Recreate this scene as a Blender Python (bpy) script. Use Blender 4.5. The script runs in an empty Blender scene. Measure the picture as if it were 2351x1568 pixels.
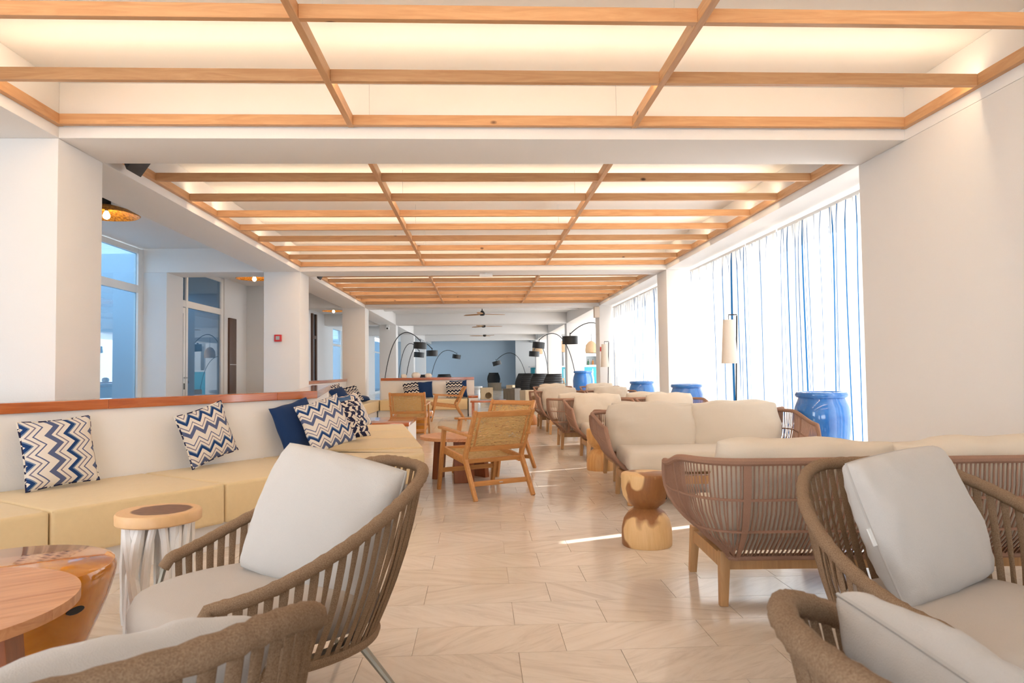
import bpy, bmesh, math, random
from mathutils import Vector, Matrix
R = math.radians
PI = math.pi
rnd = random.Random(7)
scene = bpy.context.scene
COL = scene.collection

# ------------------------------------------------------------------ camera
F, IW, IH = 1620.0, 2351.0, 1568.0
CAM = Vector((0, 0, 1.11))
_ey = Vector(((1099 - IW / 2) / F, -(851 - IH / 2) / F, -1)).normalized()
_ez = Vector((-.011, 1, 0)); _ez = (_ez - _ez.dot(_ey) * _ey).normalized()
_ex = _ey.cross(_ez)
cd = bpy.data.cameras.new('camera'); cam = bpy.data.objects.new('camera', cd); COL.objects.link(cam)
cd.sensor_width = 36; cd.lens = 36 * F / IW; cd.clip_start = .05; cd.clip_end = 300
cam.matrix_world = Matrix.Translation(CAM) @ Matrix((_ex, _ey, _ez)).to_4x4()
cd.dof.use_dof = True; cd.dof.focus_distance = 5.0; cd.dof.aperture_fstop = 9.0
scene.camera = cam
# ------------------------------------------------------------------ world, sun, exposure
w = bpy.data.worlds.new('sky'); scene.world = w; w.use_nodes = True
bg = w.node_tree.nodes['Background']; bg.inputs[0].default_value = (.88, .94, 1.0, 1); bg.inputs[1].default_value = 3.2
sd = bpy.data.lights.new('sun', 'SUN'); sd.energy = 5.5; sd.color = (1, .96, .9); sd.angle = R(.5)
sun = bpy.data.objects.new('sun', sd); COL.objects.link(sun)
sun.rotation_euler = Vector((-.739, -.288, -.607)).to_track_quat('-Z', 'Y').to_euler(); sun.location = (20, 8, 18)
vs = scene.view_settings; vs.view_transform = 'Standard'; vs.look = 'None'; vs.gamma = 1; vs.exposure = 1.22; vs.use_curve_mapping = False
LED = 17.0

# ------------------------------------------------------------------ materials
def mat(name, col, rough=.5, metal=0, spec=.5, coat=0, emit=None, es=0):
    m = bpy.data.materials.new(name); m.use_nodes = True
    p = m.node_tree.nodes['Principled BSDF']
    p.inputs['Base Color'].default_value = (*col, 1); p.inputs['Roughness'].default_value = rough
    p.inputs['Metallic'].default_value = metal; p.inputs['Specular IOR Level'].default_value = spec
    p.inputs['Coat Weight'].default_value = coat; p.inputs['Coat Roughness'].default_value = .06
    if emit: p.inputs['Emission Color'].default_value = (*emit, 1); p.inputs['Emission Strength'].default_value = es
    return m
class NT:
    def __init__(s, m): s.t = m.node_tree; s.p = s.t.nodes['Principled BSDF']
    def n(s, typ, **k):
        nd = s.t.nodes.new(typ)
        for a, b in k.items():
            if a.startswith('i_'): nd.inputs[int(a[2:]) if a[2:].isdigit() else a[2:]].default_value = b
            else: setattr(nd, a, b)
        return nd
    def l(s, a, b): s.t.links.new(a, b)
    def math(s, op, a, b=None, c=None):
        nd = s.n('ShaderNodeMath', operation=op)
        for i, x in enumerate((a, b, c)):
            if x is None: continue
            if isinstance(x, (int, float)): nd.inputs[i].default_value = x
            else: s.l(x, nd.inputs[i])
        return nd.outputs[0]
    def ramp(s, fac, stops, interp='LINEAR'):
        nd = s.n('ShaderNodeValToRGB'); r = nd.color_ramp; r.interpolation = interp
        while len(r.elements) < len(stops): r.elements.new(.5)
        for e, (p, c) in zip(r.elements, stops): e.position = p; e.color = (*c, 1)
        s.l(fac, nd.inputs[0]); return nd.outputs[0]
    def mix(s, fac, a, b, typ='MIX'):
        nd = s.n('ShaderNodeMix', data_type='RGBA', blend_type=typ)
        if isinstance(fac, (int, float)): nd.inputs[0].default_value = fac
        else: s.l(fac, nd.inputs[0])
        for i, x in ((6, a), (7, b)):
            if isinstance(x, tuple): nd.inputs[i].default_value = (*x, 1)
            else: s.l(x, nd.inputs[i])
        return nd.outputs[2]
    def bump(s, h, strength=.3, dist=.01):
        b = s.n('ShaderNodeBump'); b.inputs['Strength'].default_value = strength; b.inputs['Distance'].default_value = dist
        s.l(h, b.inputs['Height']); s.l(b.outputs[0], s.p.inputs['Normal'])
    def coord(s, kind='Object', scale=(1, 1, 1), rand=0):
        tc = s.n('ShaderNodeTexCoord'); mp = s.n('ShaderNodeMapping'); mp.inputs['Scale'].default_value = scale
        s.l(tc.outputs[kind], mp.inputs['Vector'])
        if rand:
            oi = s.n('ShaderNodeObjectInfo'); k = s.math('MULTIPLY', oi.outputs['Random'], float(rand))
            cx = s.n('ShaderNodeCombineXYZ'); [s.l(k, cx.inputs[i]) for i in range(3)]
            s.l(cx.outputs[0], mp.inputs['Location'])
        return mp.outputs[0]
    def noise(s, vec, scale=5, detail=3, rough=.5, dist=0):
        nd = s.n('ShaderNodeTexNoise'); nd.inputs['Scale'].default_value = scale; nd.inputs['Detail'].default_value = detail
        nd.inputs['Roughness'].default_value = rough; nd.inputs['Distortion'].default_value = dist; s.l(vec, nd.inputs['Vector']); return nd.outputs[0]
    def col(s, c): s.l(c, s.p.inputs['Base Color'])

def plaster(name, col):
    m = mat(name, col, .85, spec=.25); t = NT(m); v = t.coord('Object')
    t.col(t.mix(t.noise(v, 1.3, 4), tuple(c * .965 for c in col), col)); t.bump(t.noise(v, 90, 2), .12, .004); return m
def wood(name, dark, light, axis=0, scale=1.0, rough=.45, knots=0, coat=0, grain=1.0):
    m = mat(name, light, rough, coat=coat); t = NT(m)
    sc = [14 * scale] * 3; sc[axis] = 1.3 * scale
    v = t.coord('Object', tuple(sc), rand=31)
    n = t.noise(v, 1.6, 5, .6, 1.4)
    c = t.ramp(n, [(.28, dark), (.5, tuple((a + b) / 2 for a, b in zip(dark, light))), (.72, light)])
    sc2 = [90 * scale] * 3; sc2[axis] = 3 * scale
    n2 = t.noise(t.coord('Object', tuple(sc2), rand=17), 1.2, 3)
    c = t.mix(t.math('MULTIPLY', n2, .35 * grain), c, dark)
    if knots:
        vo = t.n('ShaderNodeTexVoronoi'); vo.inputs['Scale'].default_value = knots
        s3 = [1.5] * 3; s3[axis] = .8
        t.l(t.coord('Object', tuple(s3), rand=57), vo.inputs['Vector'])
        k = t.ramp(t.math('ADD', vo.outputs['Distance'], t.math('MULTIPLY', n, .04)), [(.0, (1, 1, 1)), (.055, (1, 1, 1)), (.10, (0, 0, 0))])
        c = t.mix(k, c, (.12, .05, .02))
    t.col(c); t.bump(n2, .08, .003); return m
def fabric(name, col, s=420, vary=.08):
    m = mat(name, col, .9, spec=.2); t = NT(m); v = t.coord('Object', rand=9)
    n = t.noise(v, s, 2); big = t.noise(v, 5, 3)
    t.col(t.mix(n, t.mix(big, tuple(c * (1 - vary) for c in col), col), tuple(min(1, c * 1.04) for c in col)))
    t.bump(t.math('ADD', t.math('MULTIPLY', n, .25), t.noise(v, 9, 3)), .35, .012); m.node_tree.nodes['Principled BSDF'].inputs['Sheen Weight'].default_value = .15
    return m
def ropemat(name, col, dark, s=260):
    m = mat(name, col, .92, spec=.15); t = NT(m); v = t.coord('Object', rand=5)
    n = t.noise(v, s, 4, .7); b = t.noise(v, 30, 3)
    t.col(t.mix(t.ramp(n, [(.35, (0, 0, 0)), (.65, (1, 1, 1))]), dark, t.mix(b, col, tuple(c * .82 for c in col)))); t.bump(n, .7, .006); return m
def glaze(name, a, b, scale=3, rough=.08, coat=.6):
    m = mat(name, a, rough, coat=coat); t = NT(m); v = t.coord('Object', rand=13)
    t.col(t.ramp(t.noise(v, scale, 4, .6, 1.0), [(.3, a), (.7, b)])); t.bump(t.noise(v, 7, 2), .08, .02); return m

WHITE = plaster('white_plaster', (.86, .845, .83)); WHITE2 = plaster('white_plaster_cool', (.82, .83, .84))
CEIL = plaster('ceiling_white', (.87, .85, .83)); FARBLUE = plaster('pale_blue_wall', (.55, .65, .74))
OAK_X = wood('oak_beam_x', (.56, .28, .12), (.74, .44, .22), 0, knots=3.2); OAK_Y = wood('oak_beam_y', (.56, .28, .12), (.74, .44, .22), 1, knots=3.2)
CAPW = wood('varnished_cap_wood', (.36, .075, .016), (.60, .18, .04), 0, 1.0, .16, coat=.6)
TEAK = wood('teak', (.44, .18, .05), (.68, .34, .115), 2, 1.4, .4)
TEAKX = wood('teak_rail', (.44, .18, .05), (.68, .34, .115), 0, 1.4, .4)
LEGW = wood('pale_teak_leg', (.40, .21, .085), (.56, .32, .14), 2, 1.2, .5)
ACACIA = wood('acacia_top', (.48, .18, .065), (.80, .43, .21), 1, .7, .35, grain=.6); ACACIAD = wood('acacia_leg', (.26, .07, .025), (.42, .14, .05), 2, 1, .4)
PALEW = wood('pale_box_wood', (.62, .45, .26), (.80, .62, .40), 2, .8, .6); GREYW = wood('grey_box_wood', (.16, .12, .08), (.26, .20, .13), 2, .8, .6)
CREAM = fabric('cream_leather', (.74, .575, .33), 30, .05); CREAM.node_tree.nodes['Principled BSDF'].inputs['Roughness'].default_value = .5
FAB = fabric('beige_canvas', (.66, .575, .47)); FABG = fabric('grey_canvas', (.56, .53, .50)); FABS = fabric('seat_taupe_canvas', (.50, .44, .385))
ROPE = ropemat('brown_rope', (.44, .30, .19), (.24, .145, .085), 330); CORD = ropemat('tan_cord', (.52, .31, .22), (.36, .20, .135), 600)
BLUEG = glaze('blue_glaze', (.018, .13, .45), (.05, .23, .60)); AMBER = glaze('amber_glaze', (.52, .16, .008), (.70, .28, .02), 5, .06)
BARK = mat('white_branch', (.88, .86, .83), .7); _t = NT(BARK); _t.bump(_t.noise(_t.coord('Object', (30, 30, 4), rand=11), 2, 4), .4, .01)
METAL = mat('taupe_metal', (.30, .27, .22), .4, .6); BLACK = mat('black', (.012, .012, .013), .5); BLACKM = mat('black_metal', (.02, .02, .022), .35, .7)
WHITEP = mat('white_paint', (.85, .85, .84), .35); ALU = mat('aluminium', (.6, .6, .6), .3, .9); TURQ = mat('turquoise_panel', (.03, .33, .42), .4)
RED = mat('red_plastic', (.6, .02, .025), .4); NAVY = fabric('navy_canvas', (.012, .04, .13)); BLUEC = fabric('mid_blue_canvas', (.035, .11, .26))
SHADEW = mat('linen_shade', (.72, .65, .57), .9); BROWN = wood('brown_door_wood', (.07, .03, .018), (.13, .065, .035), 2)
LEDM = mat('led_strip', (1, .8, .55), .5, emit=(1, .80, .55), es=LED); BULB = mat('bulb_glow', (1, .9, .7), .3, emit=(1, .62, .25), es=60)
SIGNB = mat('sign_blue', (.02, .04, .2), .4); GROUT = mat('grout', (.50, .42, .34), .8); PIPE = mat('grey_piping', (.5, .47, .44), .8)
GOLDL = mat('gold_leaf', (.75, .32, .03), .35, .55); _t = NT(GOLDL); _n = _t.noise(_t.coord('Object'), 40, 4); _t.col(_t.ramp(_n, [(.35, (.35, .12, .01)), (.6, (.85, .42, .05))])); _t.bump(_n, .6, .01)
WICK = ropemat('pale_wicker', (.62, .44, .28), (.40, .26, .15))

def marble(name, lines=False):
    m = mat(name, (.75, .66, .56), .13, spec=.5); t = NT(m)
    g = t.n('ShaderNodeNewGeometry'); oi = t.n('ShaderNodeObjectInfo')
    r = t.math('FRACT', t.math('ADD', t.math('MULTIPLY', oi.outputs['Random'], 7.31), t.math('MULTIPLY', g.outputs['Random Per Island'], 3.77)))
    r2 = t.math('FRACT', t.math('MULTIPLY', r, 13.7)); r3 = t.math('FRACT', t.math('MULTIPLY', r, 41.3))
    off = t.n('ShaderNodeCombineXYZ'); t.l(t.math('MULTIPLY', r, 90), off.inputs[0]); t.l(t.math('MULTIPLY', r2, 70), off.inputs[1])
    add = t.n('ShaderNodeVectorMath', operation='ADD'); t.l(g.outputs['Position'], add.inputs[0]); t.l(off.outputs[0], add.inputs[1])
    rot = t.n('ShaderNodeVectorRotate', rotation_type='Z_AXIS'); t.l(add.outputs[0], rot.inputs['Vector'])
    sg = t.math('SUBTRACT', t.math('MULTIPLY', t.math('GREATER_THAN', r2, .55), 2), 1)
    t.l(t.math('MULTIPLY', sg, t.math('ADD', t.math('MULTIPLY', r3, .5), .28)), rot.inputs['Angle'])
    mp = t.n('ShaderNodeMapping'); mp.inputs['Scale'].default_value = (1.0, 6.5, 1); t.l(rot.outputs[0], mp.inputs[0])
    n = t.noise(mp.outputs[0], 2.0, 8, .68, 1.3); cl = t.noise(add.outputs[0], 3.0, 4)
    base = t.ramp(n, [(.22, (.40, .33, .27)), (.36, (.60, .52, .45)), (.50, (.73, .65, .575)), (.72, (.81, .745, .68))])
    tint = t.ramp(r3, [(0, (.70, .59, .47)), (.35, (.76, .69, .61)), (.7, (.82, .75, .68)), (1, (.70, .60, .50))])
    c = t.mix(.28, base, tint); c = t.mix(t.math('MULTIPLY', cl, .16), c, (.68, .53, .38))
    t.col(c); t.l(t.math('ADD', t.math('MULTIPLY', n, .10), .07), t.p.inputs['Roughness']); return m
MARBLE = marble('marble_tile')

def pattern(name, stops, amp, freq, rep, rot=0.0):
    m = mat(name, (.8, .76, .7), .9, spec=.2); t = NT(m)
    tc = t.n('ShaderNodeTexCoord'); mp = t.n('ShaderNodeMapping'); mp.inputs['Rotation'].default_value = (0, 0, rot); t.l(tc.outputs['Object'], mp.inputs[0])
    sp = t.n('ShaderNodeSeparateXYZ'); t.l(mp.outputs[0], sp.inputs[0])
    tri = t.math('PINGPONG', t.math('ADD', sp.outputs[0], 5.0), freq)
    v = t.math('ADD', t.math('ADD', sp.outputs[1], t.math('MULTIPLY', tri, amp)), 5.0)
    fr = t.math('FRACT', t.math('DIVIDE', v, rep))
    t.col(t.ramp(fr, stops, 'CONSTANT')); t.bump(t.noise(tc.outputs['Object'], 500, 2), .2, .004); return m
_c, _n_, _s, _g = (.74, .68, .61), (.015, .05, .16), (.10, .125, .23), (.20, .18, .24)
ZST = [(0, _c), (.10, _s), (.25, _c), (.33, _g), (.37, _c), (.50, _n_), (.60, (.16, .22, .33)), (.64, _c), (.72, _g), (.76, _c), (.86, _s), (.90, _c)]
ZIGV = pattern('zigzag_vertical', ZST, 1.1, .055, .26, R(90)); ZIGH = pattern('zigzag_horizontal', ZST, 1.1, .05, .24, 0)
ZIGB = pattern('zigzag_bold', [(0, _c), (.10, (.015, .02, .045)), (.36, _c), (.50, (.03, .035, .07)), (.62, _c), (.72, (.015, .02, .045)), (.92, _c)], 1.0, .045, .19, 0)
def maze(name):
    m = mat(name, _c, .9, spec=.2); t = NT(m); tc = t.n('ShaderNodeTexCoord'); sp = t.n('ShaderNodeSeparateXYZ'); t.l(tc.outputs['Object'], sp.inputs[0])
    x = t.math('ADD', sp.outputs[0], 5.0); y = t.math('ADD', sp.outputs[1], 5.0)
    sq = t.math('MULTIPLY', t.math('SUBTRACT', t.math('GREATER_THAN', t.math('FRACT', t.math('DIVIDE', y, .11)), .5), .5), .05)
    tx = t.math('ADD', t.math('ADD', x, sq), t.math('MULTIPLY', t.math('PINGPONG', y, .04), .8))
    f1 = t.math('FRACT', t.math('DIVIDE', tx, .085)); f2 = t.math('FRACT', t.math('DIVIDE', t.math('ADD', y, t.math('MULTIPLY', t.math('PINGPONG', x, .06), .9)), .075))
    a = t.math('GREATER_THAN', f1, .42); b = t.math('GREATER_THAN', f2, .7); gate = t.math('GREATER_THAN', t.math('FRACT', t.math('DIVIDE', tx, .17)), .5)
    k = t.math('SUBTRACT', a, t.math('MULTIPLY', t.math('MULTIPLY', a, b), gate)); k2 = t.math('MULTIPLY', t.math('MULTIPLY', t.math('SUBTRACT', 1.0, a), t.math('GREATER_THAN', f2, .78)), t.math('SUBTRACT', 1.0, gate))
    t.col(t.mix(t.math('ADD', k, k2), _c, (.02, .022, .06))); return m
MAZE = maze('maze_print')

def curtain_mat():
    m = bpy.data.materials.new('sheer_curtain'); m.use_nodes = True; t = NT(m)
    uv = t.n('ShaderNodeUVMap'); sp = t.n('ShaderNodeSeparateXYZ'); t.l(uv.outputs[0], sp.inputs[0])
    u = sp.outputs[0]
    s1 = t.math('COMPARE', t.math('MODULO', u, .21), .11, .006); s2 = t.math('COMPARE', t.math('MODULO', t.math('ADD', u, .05), .33), .11, .004)
    s3 = t.math('COMPARE', t.math('MODULO', t.math('ADD', u, .3), .83), .2, .009)
    s = t.math('MINIMUM', t.math('ADD', t.math('ADD', s1, s2), s3), 1.0)
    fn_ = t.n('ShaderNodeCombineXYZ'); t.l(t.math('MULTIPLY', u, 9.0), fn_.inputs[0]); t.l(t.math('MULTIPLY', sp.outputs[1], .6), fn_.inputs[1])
    fold_shade = t.ramp(t.noise(fn_.outputs[0], 1.0, 3, .6), [(.35, (.36, .355, .345)), (.5, (.56, .56, .555)), (.62, (.66, .66, .66))])  # vertical noise streaks in the cloth colour stand in for fold shading
    c = t.mix(s, fold_shade, (.012, .07, .17))
    d = t.n('ShaderNodeBsdfDiffuse'); tr = t.n('ShaderNodeBsdfTranslucent'); t.l(c, d.inputs[0]); t.l(c, tr.inputs[0])
    mx = t.n('ShaderNodeMixShader'); mx.inputs[0].default_value = .5; t.l(d.outputs[0], mx.inputs[1]); t.l(tr.outputs[0], mx.inputs[2])
    t.l(mx.outputs[0], t.t.nodes['Material Output'].inputs[0]); return m
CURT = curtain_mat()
def glass_mat():
    m = bpy.data.materials.new('window_glass'); m.use_nodes = True; t = NT(m)
    tr = t.n('ShaderNodeBsdfTransparent'); tr.inputs[0].default_value = (.40, .52, .61, 1)
    g = t.n('ShaderNodeBsdfGlossy'); g.inputs['Roughness'].default_value = .0; g.inputs[0].default_value = (.9, .95, 1, 1)
    fr = t.n('ShaderNodeLayerWeight'); fr.inputs[0].default_value = .5
    mx = t.n('ShaderNodeMixShader'); t.l(t.math('ADD', t.math('MULTIPLY', t.math('POWER', fr.outputs['Facing'], 4.0), .8), .06), mx.inputs[0]); t.l(tr.outputs[0], mx.inputs[1]); t.l(g.outputs[0], mx.inputs[2])
    t.l(mx.outputs[0], t.t.nodes['Material Output'].inputs[0]); return m
GLASS = glass_mat()
def weave_mat():
    m = mat('rattan_weave', (.62, .40, .16), .6); t = NT(m); tc = t.n('ShaderNodeTexCoord'); sp = t.n('ShaderNodeSeparateXYZ'); t.l(tc.outputs['Object'], sp.inputs[0])
    x, z = sp.outputs[0], t.math('ADD', sp.outputs[2], sp.outputs[1])
    fx = t.math('FRACT', t.math('DIVIDE', t.math('ADD', x, 5.0), .012)); row = t.math('FLOOR', t.math('DIVIDE', t.math('ADD', z, 5.0), .007)); fz = t.math('FRACT', t.math('DIVIDE', t.math('ADD', z, 5.0), .007))
    ph = t.math('FRACT', t.math('ADD', t.math('DIVIDE', t.math('ADD', x, 5.0), .048), t.math('MULTIPLY', row, .5)))
    sh = t.math('PINGPONG', ph, .5)
    n = t.noise(t.coord('Object', (3, 3, 40), rand=3), 6, 3)
    c = t.mix(t.math('MULTIPLY', n, .8), (.60, .36, .11), (.78, .56, .28)); c = t.mix(t.math('MULTIPLY', t.math('GREATER_THAN', fz, .8), .5), c, (.25, .12, .03))
    t.col(c); t.bump(t.math('ADD', sh, t.math('PINGPONG', fz, .5)), .8, .004)
    hole = t.math('MULTIPLY', t.math('GREATER_THAN', t.noise(t.coord('Object', (10, 40, 40), rand=23), 3, 2), .525), t.math('GREATER_THAN', fz, .35))
    t.l(t.math('SUBTRACT', 1.0, t.math('MULTIPLY', hole, .9)), t.p.inputs['Alpha']); return m
WEAVE = weave_mat()

# ------------------------------------------------------------------ mesh helpers
class G:
    def __init__(s): s.v = []; s.f = []
    def add(s, vs, fs, M=None):
        o = len(s.v); s.v += [tuple(M @ Vector(p)) if M else tuple(p) for p in vs]; s.f += [[i + o for i in f] for f in fs]; return s
    def box(s, x0, x1, y0, y1, z0, z1, M=None):
        return s.add([(x0, y0, z0), (x1, y0, z0), (x1, y1, z0), (x0, y1, z0), (x0, y0, z1), (x1, y0, z1), (x1, y1, z1), (x0, y1, z1)],
                     [(3, 2, 1, 0), (4, 5, 6, 7), (0, 1, 5, 4), (1, 2, 6, 5), (2, 3, 7, 6), (3, 0, 4, 7)], M)
    def prism(s, poly, z0, z1):
        n = len(poly)
        return s.add([(x, y, z0) for x, y in poly] + [(x, y, z1) for x, y in poly],
                     [list(range(n))[::-1], list(range(n, 2 * n))] + [(i, (i + 1) % n, n + (i + 1) % n, n + i) for i in range(n)])
    def bar(s, p0, p1, w, t, up=(0, 0, 1), w1=None, t1=None):
        p0, p1 = Vector(p0), Vector(p1); d = (p1 - p0).normalized(); sd_ = d.cross(Vector(up))
        if sd_.length < 1e-4: sd_ = d.cross(Vector((0, 1, 0)))
        sd_.normalize(); u = sd_.cross(d); w1 = w1 or w; t1 = t1 or t; vs_ = []
        for p, a, b in ((p0, w, t), (p1, w1, t1)):
            vs_ += [p - sd_ * a / 2 - u * b / 2, p + sd_ * a / 2 - u * b / 2, p + sd_ * a / 2 + u * b / 2, p - sd_ * a / 2 + u * b / 2]
        return s.add(vs_, [(3, 2, 1, 0), (4, 5, 6, 7), (0, 1, 5, 4), (1, 2, 6, 5), (2, 3, 7, 6), (3, 0, 4, 7)])
    def tube(s, pts, r, n=8, closed=False, flat=None):
        pts = [Vector(p) for p in pts]; N = len(pts); rs = r if isinstance(r, (list, tuple)) else [r] * N
        up = None; vs_ = []
        for i, p in enumerate(pts):
            a = pts[(i - 1) % N] if (closed or i > 0) else p; b = pts[(i + 1) % N] if (closed or i < N - 1) else p
            d = (b - a).normalized()
            if up is None: up = d.orthogonal().normalized()
            up = (up - up.dot(d) * d); up = up.normalized() if up.length > 1e-6 else d.orthogonal().normalized()
            sd_ = d.cross(up)
            for k in range(n):
                an = 2 * PI * k / n; vs_.append(p + (up * math.cos(an) + sd_ * math.sin(an)) * rs[i])
        fs = []
        for i in range(N if closed else N - 1):
            j = (i + 1) % N
            for k in range(n): fs.append((i * n + k, i * n + (k + 1) % n, j * n + (k + 1) % n, j * n + k))
        if not closed: fs += [list(range(n))[::-1], [(N - 1) * n + k for k in range(n)]]
        return s.add(vs_, fs)
    def lathe(s, prof, n=32, c=(0, 0, 0), M=None, sq=None):
        vs_ = []; fs = []
        for r, z in prof:
            for k in range(n):
                a = 2 * PI * k / n; q = sq(a) if sq else 1
                vs_.append((c[0] + r * q * math.cos(a), c[1] + r * q * math.sin(a), c[2] + z))
        for i in range(len(prof) - 1):
            for k in range(n): fs.append((i * n + k, i * n + (k + 1) % n, (i + 1) * n + (k + 1) % n, (i + 1) * n + k))
        if prof[0][0] > 1e-6: fs.append(list(range(n))[::-1])
        if prof[-1][0] > 1e-6: fs.append([(len(prof) - 1) * n + k for k in range(n)])
        return s.add(vs_, fs, M)
    def grid(s, fn, nu, nv, M=None):
        vs_ = [fn(i / nu, j / nv) for j in range(nv + 1) for i in range(nu + 1)]
        return s.add(vs_, [(j * (nu + 1) + i, j * (nu + 1) + i + 1, (j + 1) * (nu + 1) + i + 1, (j + 1) * (nu + 1) + i) for j in range(nv) for i in range(nu)], M)
    def pillow(s, w_, h_, t_, n=14, pinch=.07, ex=.5, squ=0.0, wr=0.0, seed=0, M=None, pipe=False):
        q = random.Random(seed); ph = [q.uniform(0, 6) for _ in range(8)]
        def pos(u, v, sg):
            x = w_ / 2 * u * (1 - pinch * (1 - v * v)) * math.sqrt(1 - squ * v * v / 2); y = h_ / 2 * v * (1 - pinch * (1 - u * u)) * math.sqrt(1 - squ * u * u / 2)
            e = max(0, (1 - u * u)) * max(0, (1 - v * v)); z = sg * t_ / 2 * e ** ex
            if wr:
                k = wr * (1 - e) * e ** .2
                z += k * (math.sin(9 * u + 5 * v + ph[0]) + .7 * math.sin(17 * u - 7 * v + ph[1]) + .5 * math.sin(26 * v + 6 * u + ph[2])); 
                
                if not pipe: y += wr * .8 * math.sin(7 * u + ph[3]) * (v > 0) * v * v; x += wr * .6 * math.sin(6 * v + ph[4]) * u * u
            return (x, y, z)
        def rm(a): return math.sin(a * PI / 2) if abs(a) < 1 else a
        vs_ = []; N = n + 1
        for sg in (1, -1):
            for j in range(N):
                for i in range(N): vs_.append(pos(rm(-1 + 2 * i / n), rm(-1 + 2 * j / n), sg))
        fs = []; o = N * N
        for j in range(n):
            for i in range(n):
                a, b, c, d = j * N + i, j * N + i + 1, (j + 1) * N + i + 1, (j + 1) * N + i
                fs.append((a, b, c, d)); fs.append((o + d, o + c, o + b, o + a))
        s.add(vs_, fs, M); s.weld = True; return s
    def build(s, name, m, parent=None, smooth=None, bevel=0, bseg=2, mesh_only=False):
        me = bpy.data.meshes.new(name); me.from_pydata(s.v, [], s.f); me.update()
        weld = getattr(s, 'weld', False)
        if bevel or weld:
            bm = bmesh.new(); bm.from_mesh(me)
            if weld: bmesh.ops.remove_doubles(bm, verts=bm.verts, dist=1e-5)
            if bevel: bmesh.ops.bevel(bm, geom=[e for e in bm.edges if len(e.link_faces) == 2 and e.calc_face_angle(0) > .4], offset=bevel, segments=bseg, affect='EDGES', profile=.6)
            bm.to_mesh(me); bm.free()
        if smooth is None: smooth = 40
        if smooth:
            me.shade_smooth(); me.set_sharp_from_angle(angle=R(smooth))
        me.materials.append(m)
        return me if mesh_only else link(name, me, parent)
def link(name, me, parent=None):
    o = bpy.data.objects.new(name, me); COL.objects.link(o)
    if parent: o.parent = parent
    return o
def tag(o, label, cat, group=None, kind=None):
    if label: o['label'] = label
    if cat: o['category'] = cat
    if group: o['group'] = group
    if kind: o['kind'] = kind
    return o
def thing(name, label, cat, loc=(0, 0, 0), rz=0, group=None):
    o = bpy.data.objects.new(name, None); COL.objects.link(o); o.empty_display_size = .1
    o.location = loc; o.rotation_euler = (0, 0, rz); return tag(o, label, cat, group)
def struct(name, g, m, label=None, parent=None, **k):
    o = g.build(name, m, parent, **k)
    if not parent: o['kind'] = 'structure'
    if label: o['label'] = label
    return o
def dup(root, loc=None, rz=None, label=None, group=None):
    r = root.copy(); COL.objects.link(r)
    if loc is not None: r.location = loc
    if rz is not None: r.rotation_euler = (0, 0, rz)
    if label: r['label'] = label
    if group: r['group'] = group
    for ch in list(root.children):
        c = ch.copy(); COL.objects.link(c); c.parent = r
        for g in ch.children:
            d = g.copy(); COL.objects.link(d); d.parent = c
    return r
def face(fx, fy): return math.atan2(-fx, fy)          # rz that turns local +Y towards (fx, fy)
def rbox(x0, x1, y0, y1, z0, z1): return G().box(x0, x1, y0, y1, z0, z1)
def bez(p0, p1, p2, p3, n=24):
    p0, p1, p2, p3 = map(Vector, (p0, p1, p2, p3)); out = []
    for i in range(n + 1):
        t = i / n; out.append(p0 * (1 - t) ** 3 + p1 * 3 * t * (1 - t) ** 2 + p2 * 3 * t * t * (1 - t) + p3 * t ** 3)
    return out
def smooth01(t): t = max(0, min(1, t)); return t * t * (3 - 2 * t)

# ------------------------------------------------------------------ the setting
XL, XR, ZB, ZC, ZG = -2.85, 3.10, 2.735, 3.12, 2.81
XA, XW = -5.30, 3.45                                   # aisle wall, curtain plane
CY = [4.90, 11.42, 17.92, 24.6, 31.3, 38.0]            # column fronts
YF = 43.0
floor = struct('floor', rbox(-9.5, 10, -4, YF + .3, -.15, -.004), GROUT, 'veined beige marble tile floor of the lounge')
tiles = []
def tile_rows():
    for k in range(-2, 60):
        for kind, y0, L, s0 in (('A', 2.82 + .601 * k, .608, .335), ('B', 3.1205 + .601 * k, 1.013, .145), ('A', 3.1205 + .601 * k, 1.013, .55)):
            if y0 < -3.9 or y0 > YF - .4: continue
            i0 = int((-6.2 - s0) / L)
            for i in range(i0, i0 + int(16.0 / L)):
                x0 = s0 + L * i; W_ = .608 if kind == 'A' else .405
                if x0 + W_ > 10: break
                yield kind, x0, y0, W_
gp = .0012
tmesh = {}
for kind, L in (('A', .608), ('B', .405)):
    tmesh[kind] = rbox(gp, L - gp, gp, .3005 - gp, -.008, 0).build('floor_tile', MARBLE, smooth=0, mesh_only=True)
cand, rest = [], G()
WM = cam.matrix_world.inverted()
for kind, x0, y0, L in tile_rows():
    c = WM @ Vector((x0 + L / 2, y0 + .15, 0)); vis = False
    if c.z < -.3:
        px, py = IW / 2 - F * c.x / c.z, IH / 2 + F * c.y / c.z
        vis = -60 < px < IW + 60 and py < IH + 60 and -2.2 < x0 < 3.0
    if vis: cand.append((y0, kind, x0, L))
    else: rest.box(x0 + gp, x0 + L - gp, y0 + gp, y0 + .3005 - gp, -.008, 0)
cand.sort()
for i, (y0, kind, x0, L) in enumerate(cand):
    if i < 298:
        o = link('floor_tile', tmesh[kind], floor); o.location = (x0, y0, 0)
    else: rest.box(x0 + gp, x0 + L - gp, y0 + gp, y0 + .3005 - gp, -.008, 0)
o = rest.build('floor_tiling', MARBLE, floor, smooth=0); o['kind'] = 'stuff'

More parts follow.
